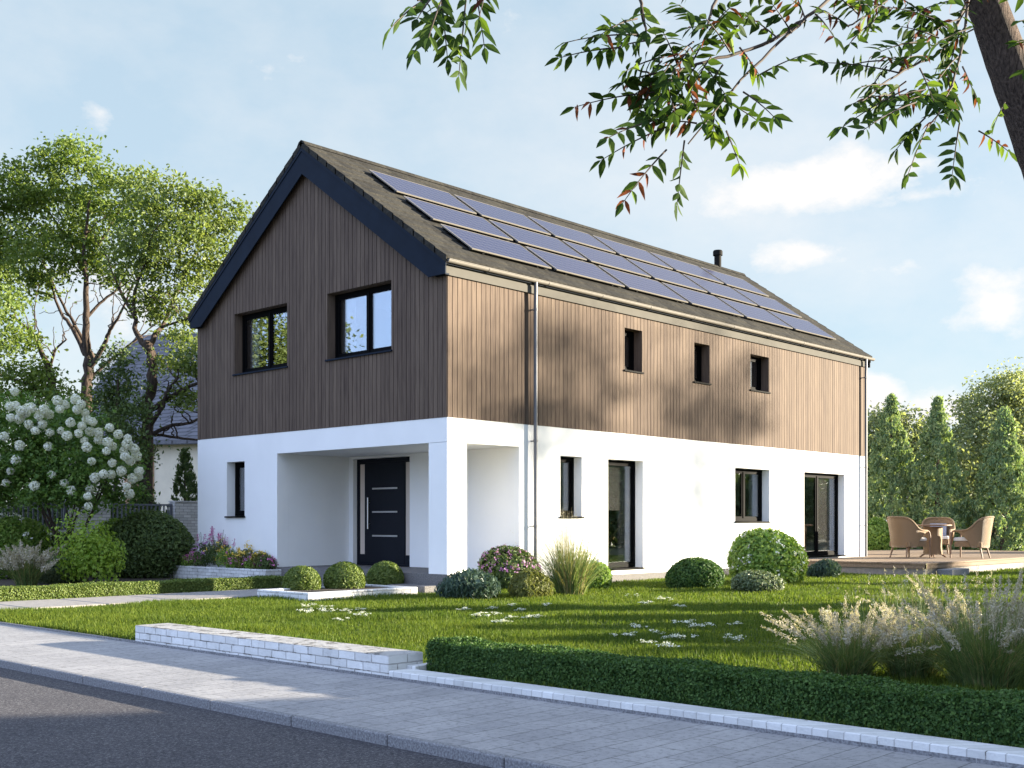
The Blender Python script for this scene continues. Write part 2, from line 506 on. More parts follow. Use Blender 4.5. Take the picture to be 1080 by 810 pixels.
M['deck'] = woodmat('deck_board', (0.15, 0.105, 0.07), (0.26, 0.19, 0.135), grain=(1.5, 30, 30), isl=0.4)
M['deck_side'] = plain('deck_side', (0.21, 0.19, 0.175), 0.8, var=0.14, scale=14, bmp=0.2)
M['far_roof'] = brickmat('far_grey_tiles', (0.135, 0.135, 0.16), (0.06, 0.06, 0.07), 0.4, 0.22, wearth=0.95, msize=0.03, bstr=1.0)
M['far_wall'] = plain('far_cream_wall', (0.70, 0.62, 0.50), 0.9, var=0.05, scale=2)

def wickermat():
    m, nt, b = nmat('wicker')
    v = coords(nt)
    w1 = nd(nt, 'ShaderNodeTexWave', wave_type='BANDS', bands_direction='Z'); w1.inputs['Scale'].default_value = 55; w1.inputs['Distortion'].default_value = 0.6
    w2 = nd(nt, 'ShaderNodeTexWave', wave_type='BANDS', bands_direction='DIAGONAL'); w2.inputs['Scale'].default_value = 38; w2.inputs['Distortion'].default_value = 0.6
    nt.links.new(v, w1.inputs[0]); nt.links.new(v, w2.inputs[0])
    mu = nd(nt, 'ShaderNodeMath', operation='MULTIPLY'); nt.links.new(w1.outputs['Fac'], mu.inputs[0]); nt.links.new(w2.outputs['Fac'], mu.inputs[1])
    rp = ramp(nt, [(0.05, (0.20, 0.120, 0.058)), (0.6, (0.36, 0.235, 0.125))]); nt.links.new(mu.outputs[0], rp.inputs['Fac'])
    nt.links.new(rp.outputs['Color'], b.inputs['Base Color'])
    b.inputs['Roughness'].default_value = 0.6
    bump(nt, b, mu.outputs[0], 0.8, 0.01)
    return m
M['wicker'] = wickermat()
M['chair_leg'] = plain('brown_chair_leg', (0.20, 0.115, 0.065), 0.5, var=0.2, scale=20)

# foliage colours
M['lf_tree'] = leafmat('tree_leaf', (0.074, 0.130, 0.029), (0.204, 0.264, 0.060), 0.45)
M['lf_tree2'] = leafmat('tree_leaf_olive', (0.084, 0.132, 0.036), (0.216, 0.264, 0.074), 0.45)
M['lf_hazed'] = leafmat('hazed_tree_leaf', (0.165, 0.208, 0.104), (0.375, 0.400, 0.208), 0.45)  # leaf colour paled and greyed to stand in for distance haze
M['lf_dark'] = leafmat('dark_leaf', (0.049, 0.088, 0.029), (0.137, 0.189, 0.060), 0.28)
M['lf_conifer'] = leafmat('conifer_spray', (0.112, 0.200, 0.102), (0.346, 0.414, 0.198), 0.40)
M['lf_hedge'] = leafmat('hedge_leaf', (0.026, 0.070, 0.018), (0.099, 0.176, 0.044), 0.28, rough=0.5, spec=0.2)
M['lf_box'] = leafmat('box_leaf', (0.075, 0.125, 0.025), (0.200, 0.250, 0.065), 0.3)
M['lf_green'] = leafmat('fresh_leaf', (0.114, 0.216, 0.036), (0.300, 0.408, 0.096), 0.38)
M['lf_lime'] = leafmat('lime_leaf', (0.170, 0.290, 0.035), (0.330, 0.440, 0.070), 0.42)
M['lf_olive'] = leafmat('olive_leaf', (0.111, 0.130, 0.036), (0.215, 0.221, 0.065), 0.30)
M['lf_grey'] = leafmat('grey_green_leaf', (0.087, 0.128, 0.066), (0.181, 0.217, 0.109), 0.22)
M['lf_bluegreen'] = leafmat('blue_green_leaf', (0.036, 0.072, 0.055), (0.085, 0.130, 0.094), 0.2)
M['lf_vib'] = leafmat('viburnum_leaf', (0.058, 0.130, 0.029), (0.156, 0.247, 0.052), 0.34)
M['lf_near'] = leafmat('walnut_leaf', (0.026, 0.056, 0.014), (0.062, 0.105, 0.022), 0.36, rough=0.6, spec=0.06)
M['lf_near_lime'] = leafmat('pale_walnut_leaf', (0.10, 0.17, 0.025), (0.18, 0.25, 0.045), 0.4, rough=0.6, spec=0.06)
M['lf_near_red'] = leafmat('withered_leaf', (0.085, 0.026, 0.016), (0.26, 0.080, 0.036), 0.25, rough=0.6, spec=0.06)
M['grass'] = leafmat('lawn_grass', (0.055, 0.103, 0.014), (0.183, 0.224, 0.036), 0.42, patch=(0.7, (0.72, 0.80, 0.85)), spec=0.12)
M['blade'] = leafmat('ornamental_blade', (0.072, 0.130, 0.042), (0.208, 0.267, 0.098), 0.32)
M['blade_dry'] = leafmat('dry_blade', (0.22, 0.19, 0.075), (0.42, 0.36, 0.18), 0.30)
M['plume'] = leafmat('beige_plume', (0.345, 0.305, 0.247), (0.575, 0.523, 0.443), 0.30)
M['fl_white'] = leafmat('white_petal', (0.68, 0.70, 0.66), (0.84, 0.84, 0.80), 0.25)
M['fl_purple'] = leafmat('purple_petal', (0.28, 0.11, 0.30), (0.50, 0.27, 0.50), 0.25)
M['fl_pink'] = leafmat('pink_petal', (0.42, 0.08, 0.30), (0.66, 0.25, 0.48), 0.25)
M['fl_yellow'] = leafmat('yellow_petal', (0.62, 0.42, 0.05), (0.80, 0.60, 0.14), 0.25)
# ================================================================== SETTING
LZ, PZ, RZ = -0.35, -0.362, -0.428          # lawn, pavement, road
XK0, XK1, XP = -10.10, -10.035, -8.41        # kerb, pavement inner edge

def sheet(name, x0, x1, y0, y1, z, mat, nx=1, ny=1):
    g = G().quad((x0, y0, z), (x1, y0, z), (x1, y1, z), (x0, y1, z))
    return g.build(name, mat, kind='structure')

sheet('ground', -900, 900, -900, 900, -0.62, M['lawn_soil'])
sheet('lawn', XP + 0.03, 420, -420, 420, LZ, M['lawn_soil'])
sheet('road', -17.5, XK0, -420, 420, RZ, M['asphalt'])
sheet('pavement', XK1, XP, -420, 420, PZ, M['pavers'])
# kerb in stones of one metre, with fine gaps
g = G()
for k in range(-60, 60):
    g.cbox(XK0, XK1 - 0.003, k * 1.0 + 0.004, k * 1.0 + 0.996, -0.60, PZ + 0.006, 0.008)
g.build('kerb', M['granite'], kind='structure')
g = G()
for k in range(-60, 60):
    g.box(XP + 0.002, XP + 0.028, k * 1.0 + 0.002, k * 1.0 + 0.998, -0.6, LZ + 0.012)
g.build('pavement_edging', M['granite'], kind='structure')
# across the road
g = G()
for k in range(-60, 60):
    g.cbox(-17.62, -17.5, k * 1.0 + 0.004, k * 1.0 + 0.996, -0.6, PZ + 0.004, 0.008)
g.build('far_kerb', M['granite'], kind='structure')
sheet('far_pavement', -19.4, -17.622, -420, 420, PZ, M['pavers'])
sheet('verge', -420, -19.4, -420, 420, LZ, M['lawn_soil'])
# garden path of large slabs from the pavement to the porch step
g = G()
xs = XP + 0.04
k = 0
while xs < -0.5:
    x1 = min(xs + 1.18, -0.47)
    g.cbox(xs, x1, 1.58, 3.28, -0.5, LZ + 0.035, 0.006)
    xs = x1 + 0.05
g.build('path', M['slab'], kind='structure')
# soil of the planting bed beyond the path hedge
sheet('planting_bed', XP + 0.04, 0.02, 3.75, 12.6, LZ + 0.012, M['soil'])

# ================================================================== HOUSE
W, L, H1 = 8.6, 17.2, 2.95
RIDGE_Y = 4.3
EZ, RZ2 = 5.92, 9.05                        # roof top at the eave (y = -0.15) and at the ridge
SL = (RZ2 - EZ) / (RIDGE_Y + 0.15)
CS = 1 / math.sqrt(1 + SL * SL)
house = thing('house', 'large two storey gabled house, brown timber above white render, solar panels on its roof', 'house', (0, 0, LZ))

def wall_grid(g, axis, u0, u1, z0, z1, ops, d0, d1):
    """wall in the plane of axis with rectangular openings; d0 outer face, d1 inner face"""
    us = sorted({u0, u1, *[min(max(o[0], u0), u1) for o in ops], *[min(max(o[1], u0), u1) for o in ops]})
    zs = sorted({z0, z1, *[min(max(o[2], z0), z1) for o in ops], *[min(max(o[3], z0), z1) for o in ops]})
    P = (lambda u, d, z: (u, d, z)) if axis == 'y' else (lambda u, d, z: (d, u, z))
    def solid(i, j):
        if i < 0 or j < 0 or i >= len(us) - 1 or j >= len(zs) - 1:
            return False
        uc, zc = (us[i] + us[i + 1]) / 2, (zs[j] + zs[j + 1]) / 2
        return not any(o[0] < uc < o[1] and o[2] < zc < o[3] for o in ops)
    for i in range(len(us) - 1):
        for j in range(len(zs) - 1):
            if not solid(i, j):
                continue
            a, b, c, d = us[i], us[i + 1], zs[j], zs[j + 1]
            g.quad(P(a, d0, c), P(b, d0, c), P(b, d0, d), P(a, d0, d))
            g.quad(P(a, d1, c), P(b, d1, c), P(b, d1, d), P(a, d1, d))
            if not solid(i - 1, j): g.quad(P(a, d0, c), P(a, d1, c), P(a, d1, d), P(a, d0, d))
            if not solid(i + 1, j): g.quad(P(b, d0, c), P(b, d1, c), P(b, d1, d), P(b, d0, d))
            if not solid(i, j - 1): g.quad(P(a, d0, c), P(b, d0, c), P(b, d1, c), P(a, d1, c))
            if not solid(i, j + 1): g.quad(P(a, d0, d), P(b, d0, d), P(b, d1, d), P(a, d1, d))

# openings: (u0, u1, z0, z1)
SIDE_LOW = [(3.255, 3.96, 1.08, 2.37), (4.855, 6.14, -0.06, 2.37), (10.02, 11.69, 0.985, 2.36), (13.53, 15.9, 0.02, 2.37)]
SIDE_UP = [(5.44, 6.09, 4.35, 5.31), (8.18, 8.84, 4.34, 5.30), (10.735, 11.648, 4.365, 5.30)]
GAB_LOW = [(6.64, 7.36, 1.10, 2.37)]
GAB_UP = [(5.013, 7.035, 4.35, 5.75), (1.58, 3.61, 4.35, 5.75)]
PORCH_H = 2.49

g = G()
wall_grid(g, 'x', 0.0, W, -0.17, H1, GAB_LOW + [(-1, 5.39, -1, PORCH_H)], 0.0, 0.30)
wall_grid(g, 'y', 0.30, L, -0.17, H1, SIDE_LOW + [(-1, 1.99, -1, PORCH_H)], 0.0, 0.30)
g.box(0.0, 0.515, 0.0, 0.51, 0.0, PORCH_H - 0.006)             # corner pier of the porch
g.box(L - 0.3, L, 0.302, W, -0.17, H1)                          # far gable
g.box(0.302, L - 0.302, W - 0.3, W, -0.17, H1)                  # rear wall
wall_grid(g, 'x', 0.302, 5.39, 0.0, PORCH_H + 0.2, [(3.28, 5.232, -1, 2.44)], 2.0, 2.25)   # porch back wall
g.box(0.302, 2.25, 5.392, 5.60, 0.0, PORCH_H + 0.2)             # porch side wall
g.box(0.302, 1.998, 0.302, 5.39, PORCH_H, PORCH_H + 0.3)        # porch ceiling
wall = g.build('wall', M['render'], house)

# upper storey: backing walls, then boards
g = G()
wall_grid(g, 'x', 0.012, W - 0.012, H1 + 0.002, 5.80, GAB_UP, 0.018, 0.30)
g.prism([(0.018, 0.012, 5.802), (0.018, W - 0.012, 5.802), (0.018, RIDGE_Y, 5.802 + (RIDGE_Y - 0.2) * SL)], (0.28, 0, 0))
wall_grid(g, 'y', 0.30, L - 0.012, H1 + 0.002, 5.80, SIDE_UP, 0.018, 0.30)
g.box(L - 0.3, L - 0.012, 0.302, W - 0.012, H1 + 0.002, 5.80)
g.prism([(L - 0.3, 0.012, 5.802), (L - 0.3, W - 0.012, 5.802), (L - 0.3, RIDGE_Y, 5.802 + (RIDGE_Y - 0.2) * SL)], (0.288, 0, 0))
g.box(0.302, L - 0.302, W - 0.3, W - 0.012, H1 + 0.002, 5.80)
g.build('upper_wall', M['clad_back'], house)

def boards(g, axis, u0, u1, z0, ztop, ops, d0, d1, pitch, rng):
    n = int(round((u1 - u0) / pitch)); pitch = (u1 - u0) / n
    P = (lambda u, d, z: (u, d, z)) if axis == 'y' else (lambda u, d, z: (d, u, z))
    for k in range(n):
        a, b = u0 + k * pitch + 0.007, u0 + (k + 1) * pitch - 0.007
        cuts = sorted({a, b, *[c for o in ops for c in (o[0], o[1]) if a < c < b]})
        dz = rng.uniform(-0.003, 0.0)
        for p, q in zip(cuts[:-1], cuts[1:]):
            mid = (p + q) / 2
            spans = [(z0, None)]
            for o in ops:
                if o[0] < mid < o[1]:
                    spans = [(z0, o[2]), (o[3], None)]
            for lo, hi in spans:
                t0 = ztop(p) if hi is None else hi
                t1 = ztop(q) if hi is None else hi
                poly = [P(p, d0 + dz, lo), P(q, d0 + dz, lo), P(q, d0 + dz, t1), P(p, d0 + dz, t0)]
                g.prism(poly, P(0, d1 - d0 - dz, 0))

rb = np.random.default_rng(3)
g = G()
gz = lambda u: EZ - 0.24 + SL * (min(u, W - u) + 0.15)
boards(g, 'x', 0.0, W, H1, gz, GAB_UP, -0.006, 0.016, 0.126, rb)
g.build('timber_cladding', M['clad'], house); g = G()
boards(g, 'y', 0.002, L, H1, lambda u: 5.70, SIDE_UP, -0.006, 0.016, 0.128, rb)
g.build('timber_cladding', M['clad'], house); g = G()
boards(g, 'x', 0.0, W, H1, gz, [], L + 0.006, L - 0.011, 0.126, rb)
g.build('timber_cladding', M['clad'], house)
# plinth, porch floor, steps
g = G()
g.box(0.020, L - 0.02, 0.020, 0.28, -0.60, -0.172)
g.box(0.020, 0.28, 5.45, W - 0.02, -0.60, -0.172)
g.box(L - 0.28, L - 0.02, 0.282, W - 0.02, -0.6, -0.172)
g.box(0.282, L - 0.282, W - 0.28, W - 0.02, -0.6, -0.172)
g.build('plinth', M['plinth'], house)
g = G()
g.box(-0.004, 1.994, -0.006, 5.384, -0.205, -0.002)
g.build('porch_floor', M['plinth'], house)
g = G()
g.cbox(-0.46, 1.7, 0.13, 5.18, -0.60, -0.207, 0.008)
g.build('step', M['plinth'], house)

# interior: floors, partitions that close the view through the windows
g = G()
g.box(2.26, L - 0.302, 0.302, W - 0.302, -0.3, -0.01)
g.box(0.302, L - 0.302, 0.302, W - 0.302, 2.72, 2.90)
g.build('interior_floor', M['floorboard'], house)
g = G()
g.box(2.26, L - 0.302, 3.3, 3.4, -0.01, 2.72)
g.box(9.2, 9.3, 0.302, 3.3, -0.01, 2.72)
g.box(3.6, 3.7, 0.302, W - 0.302, 2.9, 5.8)
g.box(0.302, 3.6, 4.3, 4.4, 2.9, 5.8)
g.box(3.7, L - 0.302, 1.9, 2.0, 2.9, 5.8)
g.box(0.302, L - 0.302, 0.302, W - 0.302, 5.83, 5.85)
g.build('interior_wall', M['interior'], house)

# ------------------------------------------------------------------ windows
def window(axis, op, rec, leaves, sill=True, low=False, dress=None):
    u0, u1, z0, z1 = op
    if axis == 'y':
        B = lambda g, a, b, d, e, z, y: g.box(a, b, d, e, z, y)
    else:
        B = lambda g, a, b, d, e, z, y: g.box(d, e, a, b, z, y)
    fw, fd = 0.075, 0.075
    g = G()
    u0i, u1i = u0 + 0.003, u1 - 0.003
    z0i, z1i = z0 + (0.03 if sill else 0.003), z1 - 0.003
    B(g, u0i, u0i + fw, rec, rec + fd, z0i, z1i); B(g, u1i - fw, u1i, rec, rec + fd, z0i, z1i)
    B(g, u0i + fw, u1i - fw, rec, rec + fd, z0i, z0i + fw); B(g, u0i + fw, u1i - fw, rec, rec + fd, z1i - fw, z1i)
    ins = []
    edges = [u0i + fw] + [u0i + fw + (u1i - u0i - 2 * fw) * f for f in leaves] + [u1i - fw]
    for k in range(len(edges) - 1):
        a = edges[k] + (0.035 if k > 0 else 0); b = edges[k + 1] - (0.035 if k < len(edges) - 2 else 0)
        if k > 0:
            B(g, edges[k] - 0.033, edges[k] + 0.033, rec - 0.012, rec + fd - 0.003, z0i + fw, z1i - fw)
        s = 0.045                                                # sash
        B(g, a + 0.002, a + s, rec + 0.010, rec + 0.06, z0i + fw, z1i - fw); B(g, b - s, b - 0.002, rec + 0.010, rec + 0.06, z0i + fw, z1i - fw)
        B(g, a + s, b - s, rec + 0.010, rec + 0.06, z0i + fw, z0i + fw + s); B(g, a + s, b - s, rec + 0.010, rec + 0.06, z1i - fw - s, z1i - fw)
        ins.append((a + s, b - s, z0i + fw + s, z1i - fw - s))
    w = g.build('patio_door' if low else 'window', M['black_frame'], house)
    for (a, b, c, d) in ins:
        gg = G(); B(gg, a - 0.005, b + 0.005, rec + 0.030, rec + 0.040, c - 0.005, d + 0.005)
        gg.build('glass', M['glass'], w)
    if sill:
        gg = G()
        B(gg, u0 - 0.035, u1 + 0.035, -0.045, -0.0075, z0 - 0.012, z0 + 0.022)
        B(gg, u0 + 0.002, u1 - 0.002, -0.007, rec + 0.03, z0 + 0.001, z0 + 0.022)
        gg.build('sill', M['navy'] if axis == 'x' and z0 > 3 else M['black_frame'], w)
    if z0 > 3:                                                    # dark timber lining of the opening
        gg = G()
        B(gg, u1 - 0.004, u1 + 0.014, 0.0185, 0.26, z0, z1 + 0.014); B(gg, u0 - 0.014, u0 + 0.004, 0.0185, 0.26, z0, z1 + 0.014); B(gg, u0 + 0.004, u1 - 0.004, 0.0185, 0.26, z1 - 0.004, z1 + 0.014)
        gg.build('reveal', M['clad'], w)
    for (kind, mat, a, b, c, d, dep) in (dress or []):
        gg = G()
        if kind == 'curtain':
            n = max(6, int((b - a) / 0.02)); pts = []
            P = (lambda u, dd, z: (u, dd, z)) if axis == 'y' else (lambda u, dd, z: (dd, u, z))
            for i in range(n):
                ua, ub = a + (b - a) * i / n, a + (b - a) * (i + 1) / n
                da, db = dep + 0.02 * math.sin(ua * 60), dep + 0.02 * math.sin(ub * 60)
                gg.prism([P(ua, da, c), P(ub, db, c), P(ub, db, d), P(ua, da, d)], P(0, 0.004, 0))
        else:
            k = c
            while k < d:                                          # slats of a blind
                B(gg, a, b, dep, dep + 0.012, k, min(k + 0.045, d)); k += 0.048
        gg.build(kind, mat, w)
    return w

window('x', GAB_LOW[0], 0.22, [], dress=[('curtain', M['curtain'], 6.66, 6.95, 1.15, 2.3, 0.36)])
for o in GAB_UP:
    window('x', o, 0.20, [0.46], dress=[('curtain', M['curtain'], o[1] - 0.45, o[1] - 0.08, 4.40, 5.70, 0.36)])
for o in SIDE_UP:
    window('y', o, 0.22, [], dress=[('curtain', M['curtain'], o[0] + 0.06, o[0] + 0.30, 4.42, 5.24, 0.36)])
window('y', SIDE_LOW[0], 0.22, [], dress=[('blind', M['blind'], 3.33, 3.90, 1.16, 2.26, 0.36)])
window('y', SIDE_LOW[1], 0.22, [], low=True, dress=[('blind', M['blind'], 4.93, 5.72, 1.25, 2.24, 0.34), ('curtain', M['blind'], 5.74, 6.04, 0.05, 2.28, 0.42)])
window('y', SIDE_LOW[2], 0.22, [0.45], dress=[('curtain', M['blind'], 10.10, 10.45, 1.04, 2.30, 0.37), ('curtain', M['curtain'], 11.30, 11.6, 1.04, 2.30, 0.37)])
window('y', SIDE_LOW[3], 0.20, [0.47], low=True, dress=[('blind', M['blind'], 14.75, 15.80, 0.12, 2.26, 0.34)])

# ------------------------------------------------------------------ front door in the porch back wall (plane x = 2.2)
g = G()
ya, yb, zt = 3.283, 5.229, 2.437
xo = 2.11
g.box(xo, xo + 0.07, ya, ya + 0.06, 0.0, zt); g.box(xo, xo + 0.07, yb - 0.06, yb, 0.0, zt)
g.box(xo, xo + 0.07, ya + 0.06, yb - 0.06, zt - 0.08, zt); g.box(xo, xo + 0.07, ya + 0.06, yb - 0.06, 0.0, 0.03)
fd = g.build('door_frame', M['door'], house)
for a, b in ((ya + 0.062, ya + 0.30), (yb - 0.30, yb - 0.062)):
    g = G(); g.box(xo + 0.02, xo + 0.045, a + 0.035, b - 0.035, 0.25, zt - 0.12); g.build('sidelight', M['frost'], fd)
    g = G(); g.box(xo + 0.012, xo + 0.055, a, b, 0.032, 0.248); g.box(xo + 0.012, xo + 0.055, a, a + 0.033, 0.25, zt - 0.118); g.box(xo + 0.012, xo + 0.055, b - 0.033, b, 0.25, zt - 0.118)
    g.box(xo + 0.012, xo + 0.055, a, b, zt - 0.116, zt - 0.082)
    g.build('sidelight_frame', M['door'], fd)
g = G(); g.cbox(xo + 0.004, xo + 0.06, ya + 0.304, yb - 0.304, 0.034, zt - 0.084, 0.004)
dl = g.build('front_door', M['door'], house)
for z in (1.75, 1.218, 0.674):
    g = G(); g.box(xo - 0.004, xo + 0.010, 3.82, 4.68, z - 0.018, z + 0.018); g.build('metal_trim', M['steel'], dl)
g = G(); g.tube([(xo - 0.055, 4.775, 0.83), (xo - 0.055, 4.775, 1.55)], 0.018, 10)
for z in (0.95, 1.43):
    g.tube([(xo - 0.055, 4.775, z), (xo + 0.008, 4.775, z)], 0.012, 8)
g.build('handle', M['steel'], dl, smooth=False)

# ------------------------------------------------------------------ roof
RX0, RX1 = -0.15, L + 0.15
def rp_(y, off=0.0):                          # roof top surface on the near slope
    return EZ + SL * (y + 0.15) + off
g = G()
NC = 15
for side in (0, 1):
    for k in range(NC):
        y0 = -0.15 + (RIDGE_Y + 0.15) * k / NC
        y1 = -0.15 + (RIDGE_Y + 0.15) * (k + 1) / NC + 0.03
        lo, hi = 0.030, 0.004
        xs = np.arange(RX0, RX1 + 0.01, 0.30)
        pr_ = []
        for yy, top in ((y0, lo), (y1, hi)):
            pr_.append((yy, rp_(yy, top - 0.02)))
        (a, za), (b, zb) = pr_
        if side:
            a, b = W - a, W - b
        jit = 0.004 * ((k * 7) % 3 - 1)
        poly = [(RX0 + jit, a, za), (RX0 + jit, b, zb), (RX0 + jit, b, zb - 0.030), (RX0 + jit, a, za - 0.045)]
        g.prism(poly, (RX1 - RX0, 0, 0))
        # turned down verge pieces that step along both gables
        for xx in (RX0 - 0.020, RX1 - 0.004):
            g.prism([(xx, a, za + 0.006), (xx, b, zb + 0.010), (xx, b, zb - 0.10), (xx, a, za - 0.135)], (0.026, 0, 0))
roof = g.build('roof', M['roof'], house)
# ridge caps
g = G()
xx = RX0 - 0.02
while xx < RX1:
    x1 = min(xx + 0.42, RX1 + 0.02)
    prof = [(-0.14, -0.085), (-0.08, 0.0), (0.0, 0.035), (0.08, 0.0), (0.14, -0.085), (0.0, -0.05)]
    g.prism([(xx, RIDGE_Y + y, RZ2 + z) for y, z in prof], (x1 - xx - 0.004, 0, 0))
    xx = x1
g.build('ridge_cap', M['roof'], roof)
# roof structure below tiles, soffits
g = G()
for s in (0, 1):
    f = (lambda y: y) if not s else (lambda y: W - y)
    for (xa, xb) in ((RX0 + 0.03, RX1 - 0.03),):
        g.prism([(xa, f(-0.10), rp_(-0.10, -0.068)), (xa, f(RIDGE_Y), rp_(RIDGE_Y, -0.068)), (xa, f(RIDGE_Y), rp_(RIDGE_Y, -0.20)), (xa, f(-0.10), rp_(-0.10, -0.17))], (xb - xa, 0, 0))
g.build('soffit', M['navy'], house)
# barge boards, near and far gable: a broad board with a thinner strip above
for x in (RX0 + 0.002, RX1 - 0.03):
    g = G()
    for s in (0, 1):
        f = (lambda y: y) if not s else (lambda y: W - y)
        yb0 = -0.10
        top = lambda y: rp_(y, -0.155); bot = lambda y: rp_(y, -0.68)
        ymid = (5.60 - bot(0)) / SL
        g.prism([(x, f(yb0), 5.60), (x, f(ymid), 5.60), (x, f(RIDGE_Y), bot(RIDGE_Y)), (x, f(RIDGE_Y), top(RIDGE_Y)), (x, f(yb0), top(yb0))], (0.028, 0, 0))
        g.prism([(x - 0.016, f(-0.13), rp_(-0.13, -0.20)), (x - 0.016, f(RIDGE_Y), rp_(RIDGE_Y, -0.20)), (x - 0.016, f(RIDGE_Y), rp_(RIDGE_Y, -0.10)), (x - 0.016, f(-0.13), rp_(-0.13, -0.10))], (0.015, 0, 0))
    g.build('barge_board', M['navy'], house)
# bottom return of the boxed verge
for a, b in ((-0.058, 0.25), (W - 0.25, W + 0.058)):
    G().box(RX0 + 0.032, -0.002, a, b, 5.602, 5.63).build('verge_soffit', M['navy'], house)
# fascia, gutter, downpipes on both long sides
for s in (0, 1):
    f = (lambda y: y) if not s else (lambda y: W - y)
    g = G(); a, b = sorted((f(-0.05), f(-0.008))); g.box(RX0 + 0.035, RX1 - 0.035, a, b, 5.602, 5.742)
    g.box(RX0 + 0.035, RX1 - 0.035, a + 0.012, b - 0.004, 5.743, 5.90)
    g.build('fascia', M['fascia'], house)
    g = G()
    prof = [(-0.062 * math.cos(t), -0.062 * math.sin(t)) for t in np.linspace(0, math.pi, 9)]
    prof += [(0.056 * math.cos(t), -0.056 * math.sin(t)) for t in np.linspace(0, math.pi, 9)]
    gy, gzz = f(-0.132), 5.865
    g.prism([(RX0 + 0.03, gy + p, gzz + q) for p, q in prof], (RX1 - RX0 + 0.08, 0, 0))
    g.tube([(RX0 + 0.03, gy - 0.060, gzz), (RX1 + 0.11, gy - 0.060, gzz)], 0.010, 6)
    for xe in (RX0 + 0.022, RX1 + 0.11):
        g.prism([(xe, gy + p * 1.03, gzz + q * 1.03) for p, q in prof[:9]], (0.008, 0, 0))
    gut = g.build('gutter', M['gutter'], house)
    g = G(); xx = 0.95
    while xx < RX1:
        g.prism([(xx, gy + p * 1.10, gzz + q * 1.10) for p, q in prof[:9]] + [(xx, gy + 0.058 * math.cos(t), gzz - 0.058 * math.sin(t)) for t in np.linspace(0, math.pi, 9)], (0.035, 0, 0)); xx += 1.75
    g.build('gutter_joint', M['gutter'], gut)
for xd in (2.34, 17.0):
    g = G()
    g.tube([(xd, -0.132, 5.83), (xd, -0.132, 5.69), (xd, -0.132, 5.62), (xd, -0.128, 5.50), (xd, -0.125, 5.42), (xd, -0.125, 3.0), (xd, -0.125, -0.30)], 0.040, 12)
    dp = g.build('downpipe', M['zinc'], house, smooth=True)
    g = G()
    for z in (5.27, 2.62, 0.9):
        g.tube([(xd, -0.125, z - 0.025), (xd, -0.125, z + 0.025)], 0.047, 12); g.box(xd - 0.012, xd + 0.012, -0.085, -0.001, z - 0.012, z + 0.012)
        g.box(xd - 0.065, xd + 0.065, -0.132, -0.118, z - 0.010, z + 0.010)
    g.build('pipe_clip', M['zinc'], dp)
# flue on the ridge
g = G().lathe([(0.11, -0.35), (0.11, 0.33), (0.15, 0.34), (0.15, 0.47), (0.13, 0.50)], (15.88, RIDGE_Y - 0.02, RZ2), 20)
g.build('flue', M['flue'], house)
# solar panels: three rows of six on the near slope
SPX, SPW = 0.95, 2.36
Vn = np.array([0, -SL * CS, CS]); Vs = np.array([0, -CS, -SL * CS]); Vx = np.array([1.0, 0, 0])
proto = None
for r in range(3):
    for k in range(6):
        if proto is None:
            g = G(); gc = G(); gr = G()
            def obox(g, a0, a1, b0, b1, c0, c1, O):
                pts = [O + Vx * a + Vs * b + Vn * c for c in (c0, c1) for a, b in ((a0, b0), (a1, b0), (a1, b1), (a0, b1))]
                g.add(pts, [(3, 2, 1, 0), (4, 5, 6, 7), (0, 1, 5, 4), (1, 2, 6, 5), (2, 3, 7, 6), (3, 0, 4, 7)])
            O = np.array([SPX, RIDGE_Y, RZ2]) + Vs * 1.03
            obox(gc, 0.02, SPW - 0.02, 0.02, 1.09, 0.055, 0.082, O)
            obox(g, 0, SPW, 0, 0.02, 0.060, 0.084, O); obox(g, 0, SPW, 1.09, 1.11, 0.060, 0.084, O)
            obox(g, 0, 0.02, 0.02, 1.09, 0.060, 0.084, O); obox(g, SPW - 0.02, SPW, 0.02, 1.09, 0.060, 0.084, O)
            for a in (0.35, SPW - 0.4):
                obox(gr, a, a + 0.05, 0.03, 1.08, 0.012, 0.047, O)
            obox(gr, 0.03, SPW - 0.03, 0.06, 0.10, 0.012, 0.047, O)
            obox(gr, 0.03, SPW - 0.03, 1.0, 1.04, 0.012, 0.047, O)
            proto = gc.build('solar_panel', M['solar'], house)
            g.build('panel_frame', M['alu'], proto); gr.build('mounting_rail', M['black_edge'], proto)
            continue
        c = copy_tree(proto, house)
        c.location = Vx * (2.53 * k) + Vs * (1.355 * r)
# ================================================================== LOW WALLS, PLANTERS, STEPS
g = G().cbox(-8.405, -8.0, -8.05, -3.80, -0.6, -0.165, 0.006)
o = g.build('garden_wall', M['paint_brick'], loc=(-8.2, -5.9, LZ))
tag(o, 'broad low wall of white painted brick beside the pavement', 'wall')
g = G().cbox(-8.405, -8.18, -40, -8.053, -0.6, -0.290, 0.007)
o = g.build('edging_wall', M['paint_brick_kerb'], loc=(-8.3, -20, LZ))
tag(o, 'single course white brick edging along the pavement under the front hedge', 'brick edging')
g = G().cbox(-8.197, -7.62, -8.16, -8.054, -0.6, -0.262, 0.005)
o = g.build('edging_return', M['paint_brick_kerb'], loc=(-7.9, -8.1, LZ))
tag(o, 'short white brick return at the end of the front hedge', 'brick edging')

